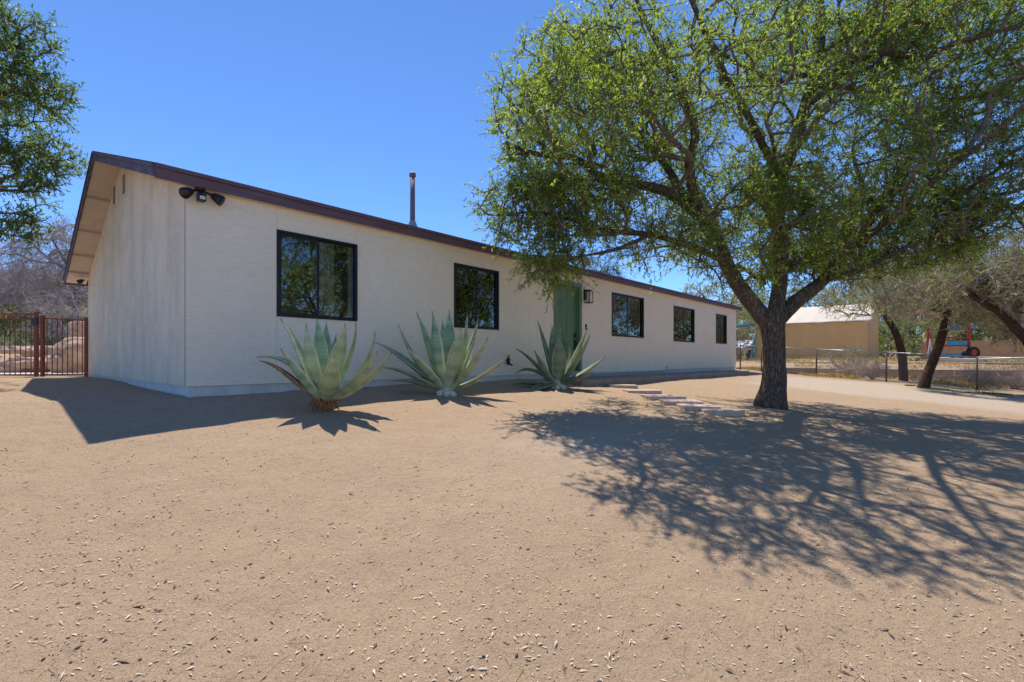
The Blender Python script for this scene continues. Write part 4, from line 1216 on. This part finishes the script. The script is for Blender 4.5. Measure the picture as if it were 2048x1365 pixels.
shed = thing('canvas_shed', 'tan canvas sided shed with sloping cream roof behind the fence', 'shed', (CX, CY, 0), HOUSE_ROT)
def canvas(name, f, nu, nv, mat, amp=.03, seed=1):
    V = []
    for i in range(nu+1):
        for j in range(nv+1):
            V.append(f(i/nu, j/nv, amp*(float(vnoise(i*.45, j*.25, seed))-.5)*2+amp*.7*math.sin(i*1.7+j*.9)*(j/nv)))
    F = [(i*(nv+1)+j, (i+1)*(nv+1)+j, (i+1)*(nv+1)+j+1, i*(nv+1)+j+1) for i in range(nu) for j in range(nv)]
    me = np_mesh(name, np.array(V), np.array(F), mat, True)
    o = link(name, me, shed)
    s = o.modifiers.new('thick', 'SOLIDIFY'); s.thickness = .012
    return o
Q0, Q1 = -2.04, 3.5
canvas('front_wall', lambda u, v, n: (30+n, -(Q0+(Q1-Q0)*u), -.1+2.13*v), 36, 16, M['tarp'], .03, 1)
canvas('side_wall', lambda u, v, n: (30.05+4.5*u, -(Q1+n), -.1+(2.13+1.0*(1-abs(u*2-1)))*v), 20, 14, M['tarp'], .03, 2)
canvas('side_wall', lambda u, v, n: (30.05+4.5*u, -(Q0+n), -.1+(2.13+1.0*(1-abs(u*2-1)))*v), 20, 14, M['tarp'], .03, 4)
canvas('roof', lambda u, v, n: (29.9+2.4*v, -(Q0-.1+(Q1-Q0+.2)*u), 2.04+1.1*v+n*.6), 30, 10, M['tarptop'], .03, 3)
canvas('roof', lambda u, v, n: (32.3+2.4*v, -(Q0-.1+(Q1-Q0+.2)*u), 3.14-1.1*v+n*.6), 30, 10, M['tarptop'], .03, 5)
for q in (Q0, (Q0+Q1)/2, Q1):
    MB().tube([(30.06, -q, -.1), (30.06, -q, 2.0)], .03, 8).build('pole', M['steel'], shed)
MB().box(29.93, 30.02, -Q1-.02, -Q0+.02, 1.93, 2.01).build('eave_rail', M['tarp'], shed, .01)

# blue swing frame
sw = thing('swing_frame', 'blue metal swing frame behind the far end of the house', 'swing', see(1490, 716, 34), 0)
p0, p1 = see(1420, 659, 34.5), see(1514, 649, 33)
MB().tube([p0, p1], .11, 10).build('beam', M['bluepaint'], sw, 0, True, True)
for p, dx in ((p1, -.7), (p1, .15), (p0, .6), (p0, -.3)):
    b = Vector((p.x+dx, p.y+.6*(1 if dx > 0 else -1), tz(p.x+dx, p.y))); MB().tube([p, b], .08, 8).build('leg', M['bluepaint'], sw, 0, True, True)
for f in (.35, .6, .8):
    p = p0.lerp(p1, f)
    for o in (-.2, .2):
        MB().tube([p+Vector((o, 0, 0)), p+Vector((o, 0, -1.5))], .012, 5).build('chain', M['steel'], sw, 0, False, True)
    MB().box(p.x-.22, p.x+.22, p.y-.1, p.y+.1, p.z-1.54, p.z-1.5).build('seat', M['rubber'], sw, 0, False, True)

# red and blue trailer
TRX = hw(28, 6.6)
tr = thing('utility_trailer', 'red framed utility trailer with blue beams and black tyres behind the fence', 'trailer', (TRX.x, TRX.y, tz(TRX.x, TRX.y)), 0)
def tv(px, py, dd=0): return see(px, py, 22.2+dd)
def bar(name, a, b, r, m, n=6): return MB().tube([a, b], r, n).build(name, M[m], tr, 0, False, True)
for dd in (0, 1.2):
    bar('red_post', tv(1856, 713, dd), tv(1856, 656, dd), .05, 'redpaint'); bar('red_post', tv(1938, 713, dd), tv(1938, 648, dd), .06, 'redpaint')
    bar('red_rail', tv(1856, 676, dd), tv(1938, 676, dd), .035, 'redpaint'); bar('red_rail', tv(1856, 691.5, dd), tv(1938, 691.5, dd), .04, 'redpaint'); bar('red_rail', tv(1856, 661, dd), tv(1938, 659, dd), .035, 'redpaint')
a, b = tv(1896, 690.5, -.08), tv(1934, 682, -.08)
MB().box(a.x, b.x, a.y-.02, a.y+.02, a.z, b.z).build('blue_panel', M['bluepaint'], tr, .006, False, True)
a, b = tv(1898, 658, .4), tv(1951, 650, .4)
MB().box(a.x, b.x, a.y-.03, a.y+.03, a.z, b.z).build('blue_panel', M['bluepaint'], tr, .006, False, True)
a, b = tv(1854, 713.5, -.12), tv(1921, 707.5, -.12)
MB().box(a.x, b.x, a.y-.05, a.y+.05, a.z, b.z).build('blue_beam', M['bluepaint'], tr, .01, False, True)
a, b = tv(1850, 712, 0), tv(1950, 706, 0)
MB().box(a.x, b.x, a.y, a.y+1.3, a.z, a.z+.07).build('deck', M['rubber'], tr, .01, False, True)
for px in (1856, 1864):
    bar('ladder_rail', tv(px, 708, -.2), tv(1860, 678, -.2), .018, 'whitepaint')
bar('ladder_rung', tv(1857.5, 692, -.2), tv(1862.5, 692, -.2), .014, 'whitepaint')
def wheel(px, py, dd, r):
    c = tv(px, py, dd)
    V = MB(); n = 20; prof = [(-.09, .55), (-.10, .8), (-.07, 1), (.07, 1), (.10, .8), (.09, .55)]
    k0 = len(V.v)
    for i in range(n):
        an = 2*math.pi*i/n
        for y, f in prof: V.v.append((c.x+math.cos(an)*r*f, c.y+y, c.z+math.sin(an)*r*f))
    m = len(prof)
    for i in range(n):
        for j in range(m):
            V.f.append((i*m+j, i*m+(j+1) % m, ((i+1) % n)*m+(j+1) % m, ((i+1) % n)*m+j))
    w = V.build('wheel', M['rubber'], tr, 0, True, True)
    MB().tube([(c.x, c.y-.06, c.z), (c.x, c.y+.06, c.z)], r*.56, 16).build('rim', M['redpaint'], w, 0, False, True)
wheel(1946, 706, -.15, .27); wheel(1932, 714, .9, .27)
# parked blue-and-white car glimpsed behind the house end
pc = see(1503, 697, 36); pc.z = tz(pc.x, pc.y)
car = thing('parked_car', 'small pale car glimpsed between the house end and the canvas shed', 'car', pc, R(25))
MB().prism([(-1.9, .35), (-1.9, .8), (-1.2, .92), (-.6, 1.38), (.7, 1.40), (1.3, .95), (1.9, .85), (1.95, .35)], 1, -.8, .8).build('body', M['whitepaint'], car, .06)
MB().prism([(-1.05, .95), (-.55, 1.32), (.65, 1.34), (1.12, .96)], 1, -.805, .805).build('window', M['rubber'], car)
for sx in (-1.15, 1.2):
    for sy in (-.8, .8):
        MB().tube([(sx, sy-.09, .32), (sx, sy+.09, .32)], .32, 16).build('wheel', M['rubber'], car, .02)

# shrubs along the fence
for px, D, w, h, lf, sd, lab_ in [(1690, 21.6, 1.9, 1.15, 'leaf_shrub', 91, 'pale green wispy shrub behind the wire fence in front of the canvas shed'),
        (1700, 20.6, 1.2, .6, None, 92, 'dark leafless shrub at the foot of the pale green one'),
        (1745, 19.3, 1.0, .75, None, 93, 'thin leafless shrub at the wire fence left of the slim dark tree'),
        (1960, 18.4, 1.1, .6, None, 94, 'dry twiggy shrub on the terraces behind the right fence post'),
        (2030, 17.2, 1.3, .8, None, 95, 'dry twiggy shrub at the right edge behind the fence'),
        (1478, 30, 1.6, 1.6, 'leaf_shrub', 96, 'yellowish shrub beside the far house corner')]:
    bush('shrub', lab_, px, D, w, h, 60, M[lf] if lf else None, M['twig2'], sd, 'shrubs along the wire fence', tips=5, per=8, twig_len=(.15, .35), leaf_size=(.06, .016), r_tip=.005, tw_r=.004, extra=3)

for px, D, w, h, lf, sd, lab_ in [(1775, 30, 3.4, 2.3, 'leaf_dark', 191, 'round dark green bush right of the canvas shed'),
        (1850, 31, 3.6, 2.6, 'leaf_grey', 192, 'pale bush behind the left half of the trailer'), (1925, 32, 3.6, 2.6, 'leaf_dark', 193, 'dark bush behind the right half of the trailer'),
        (1995, 33.5, 3.6, 2.8, 'leaf_grey', 194, 'pale bush above the low tan wall'), (2060, 33.5, 3.6, 2.8, 'leaf_dark', 195, 'dark bush above the low tan wall at the right edge'),
        (1735, 38, 4.4, 3.4, 'leaf_grey', 196, 'tall pale bush just behind the right end of the canvas shed'), (1500, 42, 4.0, 3.0, 'leaf_dark', 197, 'dark bush behind the parked car')]:
    bush('hedge_bush', lab_, px, D, w, h, 95, M[lf], M['twig2'], sd, 'bushes beyond the neighbouring yard', tips=6, per=11, twig_len=(.25, .5), leaf_size=(.12, .045), r_tip=.008, tw_r=.006)

# ------------------------------------------------------------------ iron gate and boulders at the left
A0 = Vector((-9.05, 10.45, 0)); A1 = see(83.5, 752, 10.0); A1.z = 0; A2 = Vector((-11.6, 9.75, 0))
def iron(name, label, cat, a, b, top, rails, npick, posts, low=.03):
    z = min(tz(a.x, a.y), tz(b.x, b.y))
    zg = -.345
    g = thing(name, label, cat, (a.x, a.y, zg), 0)
    d = (b-a)
    for s in posts:
        p = a+d*s; MB().box(p.x-.028, p.x+.028, p.y-.028, p.y+.028, zg-.1, zg+top+.05).build('post', M['rust'], g, .004, False, True)
    for r_ in rails:
        MB().tube([(a.x, a.y, zg+r_), (b.x, b.y, zg+r_)], .016, 6).build('rail', M['rust'], g, 0, False, True)
    for k in range(1, npick):
        p = a+d*(k/npick); MB().tube([(p.x, p.y, zg+low), (p.x, p.y, zg+top)], .0085, 6).build('picket', M['rust'], g, 0, False, True)
    return g
pan = iron('iron_fence', 'short rusty red iron fence panel between gate post and house corner', 'fence', A1, A0, 1.19, (1.18, .03), 9, (0.02, .985))
gt_ = iron('iron_gate', 'rusty red iron gate at the left edge of the yard', 'gate', A1+Vector((-.10, -.01, 0)), A2, 1.26, (1.26, 1.16, .03), 20, (0, ))
MB().box(A1.x-.15, A1.x-.04, A1.y-.06, A1.y-.03, .70, .83).build('latch', M['black'], gt_, .006, False, True)
dk = MB().box(-22, -6.6, 10.75, 13.2, -.6, -.325).build('pool_deck', M['deck'], None, .01)
tag(dk, kind='structure')
tag(MB().box(-19, -12.3, 15.2, 15.5, -.6, .20).build('low_white_wall', M['whitepaint'], None, .02), 'low white wall behind the gate at the left edge', 'wall')

import bmesh
def boulder(px, py, D, size, label, seed, sq=1.0):
    r = random.Random(seed)
    p = see(px, py, D)
    bm = bmesh.new()
    bmesh.ops.create_icosphere(bm, subdivisions=5, radius=1)
    off = r.uniform(0, 50)
    co = np.array([tuple(v.co) for v in bm.verts])
    n1 = vnoise3(co+off, 1.1, seed)-.5; n2 = vnoise3(co+off, 3.1, seed+1)-.5; n3 = vnoise3(co+off, 8, seed+2)-.5
    f = 1+n1*.95-np.abs(n2)*.55+n3*.16+.08
    for v, k in zip(bm.verts, f):
        c = v.co*k
        # flattened facets
        c.z = max(min(c.z, .78), -.7)
        v.co = Vector((c.x*size[0], c.y*size[1], c.z*size[2]))
    me = bpy.data.meshes.new('boulder'); bm.to_mesh(me); bm.free()
    me.polygons.foreach_set('use_smooth', np.ones(len(me.polygons), bool)); me.update()
    me.materials.append(M['boulder'])
    o = link('boulder', me)
    o.location = p; o.rotation_euler = (0, 0, r.uniform(-.4, .4))
    tag(o, label, 'boulder', 'tan boulders behind the iron gate')
boulder(188, 716, 12.6, (.60, .7, .66), 'tallest tan boulder, leaning against the rear corner of the house', 1)
boulder(142, 727, 12.2, (.42, .5, .36), 'sloping tan boulder at the foot of the tallest one', 12)
boulder(48, 731, 12.3, (.50, .5, .26), 'wide low tan boulder behind the gate bars in the front row', 2)
boulder(4, 725, 12.8, (.34, .4, .28), 'tan boulder cut by the left edge of the photo', 3)
boulder(112, 726, 12.8, (.34, .4, .24), 'small tan boulder just right of the gate post in the front row', 4)
boulder(42, 707, 14.2, (.52, .5, .26), 'tan boulder in the back row behind the left of the gate', 5)
boulder(92, 706, 14.4, (.58, .5, .26), 'tan boulder in the back row right behind the gate post', 6)
boulder(136, 706, 14.6, (.42, .5, .26), 'tan boulder in the back row beside the tallest one', 7)
boulder(174, 668, 14.0, (.40, .5, .42), 'small upper tan boulder perched behind the tallest one', 8)

# ------------------------------------------------------------------ loose stuff on the ground
def scatter(n, seed, dmin=1.8, dmax=16, power=1.6):
    rs = np.random.default_rng(seed)
    D = dmin*(dmax/dmin)**(rs.random(n)**power)
    U = rs.uniform(-1.12, 1.12, n)
    X = U*D
    q = (X-CX)*NX+(D-CY)*NY; t = (X-CX)*DX+(D-CY)*DY
    k = (q > .05) | (t < -.05)
    k &= ~((t > 6.5) & (t < 17.8) & (q < 1.25) & (q > -.1))
    X, D = X[k], D[k]
    return X, D, rs
def flakes(name, label, n0, seed, size, width, tint, clump, dmax=13, power=1.0, lift=.004, tilt=.05, upj=.13):
    X, Y, rs = scatter(n0, seed, 1.8, dmax, power)
    cl = vnoise(X*.8, Y*.8, seed+40); k = rs.random(len(X)) < (1-clump)+clump*cl**2*2.2; X, Y = X[k], Y[k]
    n = len(X)
    P = np.stack([X, Y, gz(X, Y)+lift], 1)
    an = rs.uniform(0, 6.283, n)
    D_ = np.stack([np.cos(an), np.sin(an), np.abs(rs.normal(0, tilt, n))], 1)
    V, F = leaves_mesh(P, D_, size*(.45+rs.random((n, 1))**2.5*1.5), width, rs, .02, 0, upj)
    o = link(name, np_mesh(name, V, F, M['litter'], False, {'tint': ('FACE', np.clip(rs.normal(tint[0], tint[1], n), 0, 1))}))
    tag(o, label, 'litter', kind='stuff')
flakes('leaf_litter', 'pale fallen leaves and chips scattered on the bare earth', 8500, 5, .025, .0085, (.88, .16), .65)
flakes('brown_leaf_litter', 'curled brown fallen leaves scattered on the bare earth', 520, 6, .034, .013, (.15, .12), .5, 12, 1.2, .004, .12, .25)
# pebbles and clods
def clods(name, label, n0, seed, lo, hi, mat, power=1.3):
    X, Y, rs = scatter(n0, seed, 1.8, 12, power); n = len(X)
    cl = vnoise(X*1.3, Y*1.3, seed+45); k = rs.random(n) < .06+cl**2*1.3; X, Y = X[k], Y[k]; n = len(X)
    sz = lo+(hi-lo)*rs.random(n)**4
    Z = gz(X, Y)+sz*.2
    octa = np.array([(1, 0, 0), (0, 1, 0), (-1, 0, 0), (0, -1, 0), (0, 0, .7), (0, 0, -.7)])
    V = (np.stack([X, Y, Z], 1)[:, None]+octa[None]*sz[:, None, None]*rs.uniform(.6, 1.5, (n, 6, 1))).reshape(-1, 3)
    tri = np.array([(0, 1, 4), (1, 2, 4), (2, 3, 4), (3, 0, 4), (1, 0, 5), (2, 1, 5), (3, 2, 5), (0, 3, 5)])
    F = ((np.arange(n)*6)[:, None, None]+tri[None]).reshape(-1, 3)
    tag(link(name, np_mesh(name, V, F, mat)), label, 'pebbles', kind='stuff')
clods('pebbles', 'small pebbles strewn over the yard', 16000, 7, .0018, .0075, M['pebble'])
clods('earth_clods', 'crumbs and clods of brown earth strewn over the yard', 5200, 17, .002, .0085, M['clod'], 1.1)
# twigs and straw
X, Y, rs = scatter(1300, 8, 1.8, 12, 1.2); n = len(X)
an = rs.uniform(0, 6.283, n); ll = .015+.08*rs.random(n)**2.5
A = np.stack([X, Y, gz(X, Y)+.002], 1)
X2, Y2 = X+np.cos(an)*ll, Y+np.sin(an)*ll
B = np.stack([X2, Y2, gz(X2, Y2)+.002+rs.uniform(0, .006, n)], 1)
V, F = frusta(A, B, np.full(n, .0010), np.full(n, .0007), 3)
tag(link('straw_bits', np_mesh('straw_bits', V, F, M['dry'], False, {'tint': ('FACE', np.repeat(np.clip(rs.normal(.5, .35, n), 0, 1), 3))})),
    'bits of straw and twig lying on the bare earth', 'straw', kind='stuff')

def grass(name, label, X, Y, h, mat, seed, w=.006, lean=.35, tint=(.5, .25)):
    rs = np.random.default_rng(seed); n = len(X)
    Z = terrain(X, Y)
    hh = h*rs.uniform(.4, 1.2, n)
    an = rs.uniform(0, 6.283, n); ld = np.stack([np.cos(an), np.sin(an)], 1)*(rs.random((n, 1))*lean)*hh[:, None]
    s = np.stack([-np.sin(an), np.cos(an), np.zeros(n)], 1)*w
    P = np.stack([X, Y, Z-.01], 1)
    Mi = P+np.concatenate([ld*.35, hh[:, None]*.55], 1); Tp = P+np.concatenate([ld, hh[:, None]*rs.uniform(.8, 1, (n, 1))], 1)
    V = np.stack([P-s*.5, P+s*.5, Mi+s*.4, Tp, Mi-s*.4], 1).reshape(-1, 3)
    b = (np.arange(n)*5)[:, None]
    F = b+np.arange(5)[None]
    o = link(name, np_mesh(name, V, F, mat, False, {'tint': ('FACE', np.clip(rs.normal(tint[0], tint[1], n), 0, 1))}))
    return tag(o, label, 'grass', kind='stuff')
def band(n, t0, t1, q0, q1, seed, clump=.0, cs=1.5):
    rs = np.random.default_rng(seed)
    t = rs.uniform(t0, t1, n); q = rs.uniform(q0, q1, n)
    X = CX+DX*t+NX*q; Y = CY+DY*t+NY*q
    if clump:
        k = vnoise(X*cs, Y*cs, seed) > clump; X, Y = X[k], Y[k]
    return X, Y
X, Y = band(15000, 20.5, 23.9, -.3, 13, 101, .55)
grass('dry_grass', 'straw coloured dry grass along the wire fence', X, Y, .17, M['dry'], 102, .010, .9)
X, Y = band(3500, 24.4, 25.5, 0, 10, 103, .5)
grass('dry_terrace_grass', 'dry grass on the terrace between the two block walls', X, Y, .13, M['dry'], 104, .011, .7)
X, Y = band(9000, 26, 29.6, -3, 10, 113, .5)
grass('dry_yard_grass', 'dry grass in front of the canvas shed', X, Y, .18, M['dry'], 114, .013, .7)
X, Y = band(14000, 17.6, 19.3, 5.6, 12, 105, .5, 2.2)
grass('green_verge', 'short green grass verge along the driveway at the right', X, Y, .055, M['turf'], 106, .008, .6)
X, Y = band(30000, -26, 6, -34, -13, 107, .3)
grass('hill_grass', 'yellow green grass covering the hill behind the gate', X, Y, .32, M['turf'], 108, .022, .8, (.85, .35))
X, Y = band(700, -2, 16, 2, 8, 109, .62, .5)
grass('yard_tufts', 'sparse dry tufts in the bare yard', X, Y, .022, M['dry'], 110, .0025, 1.2)
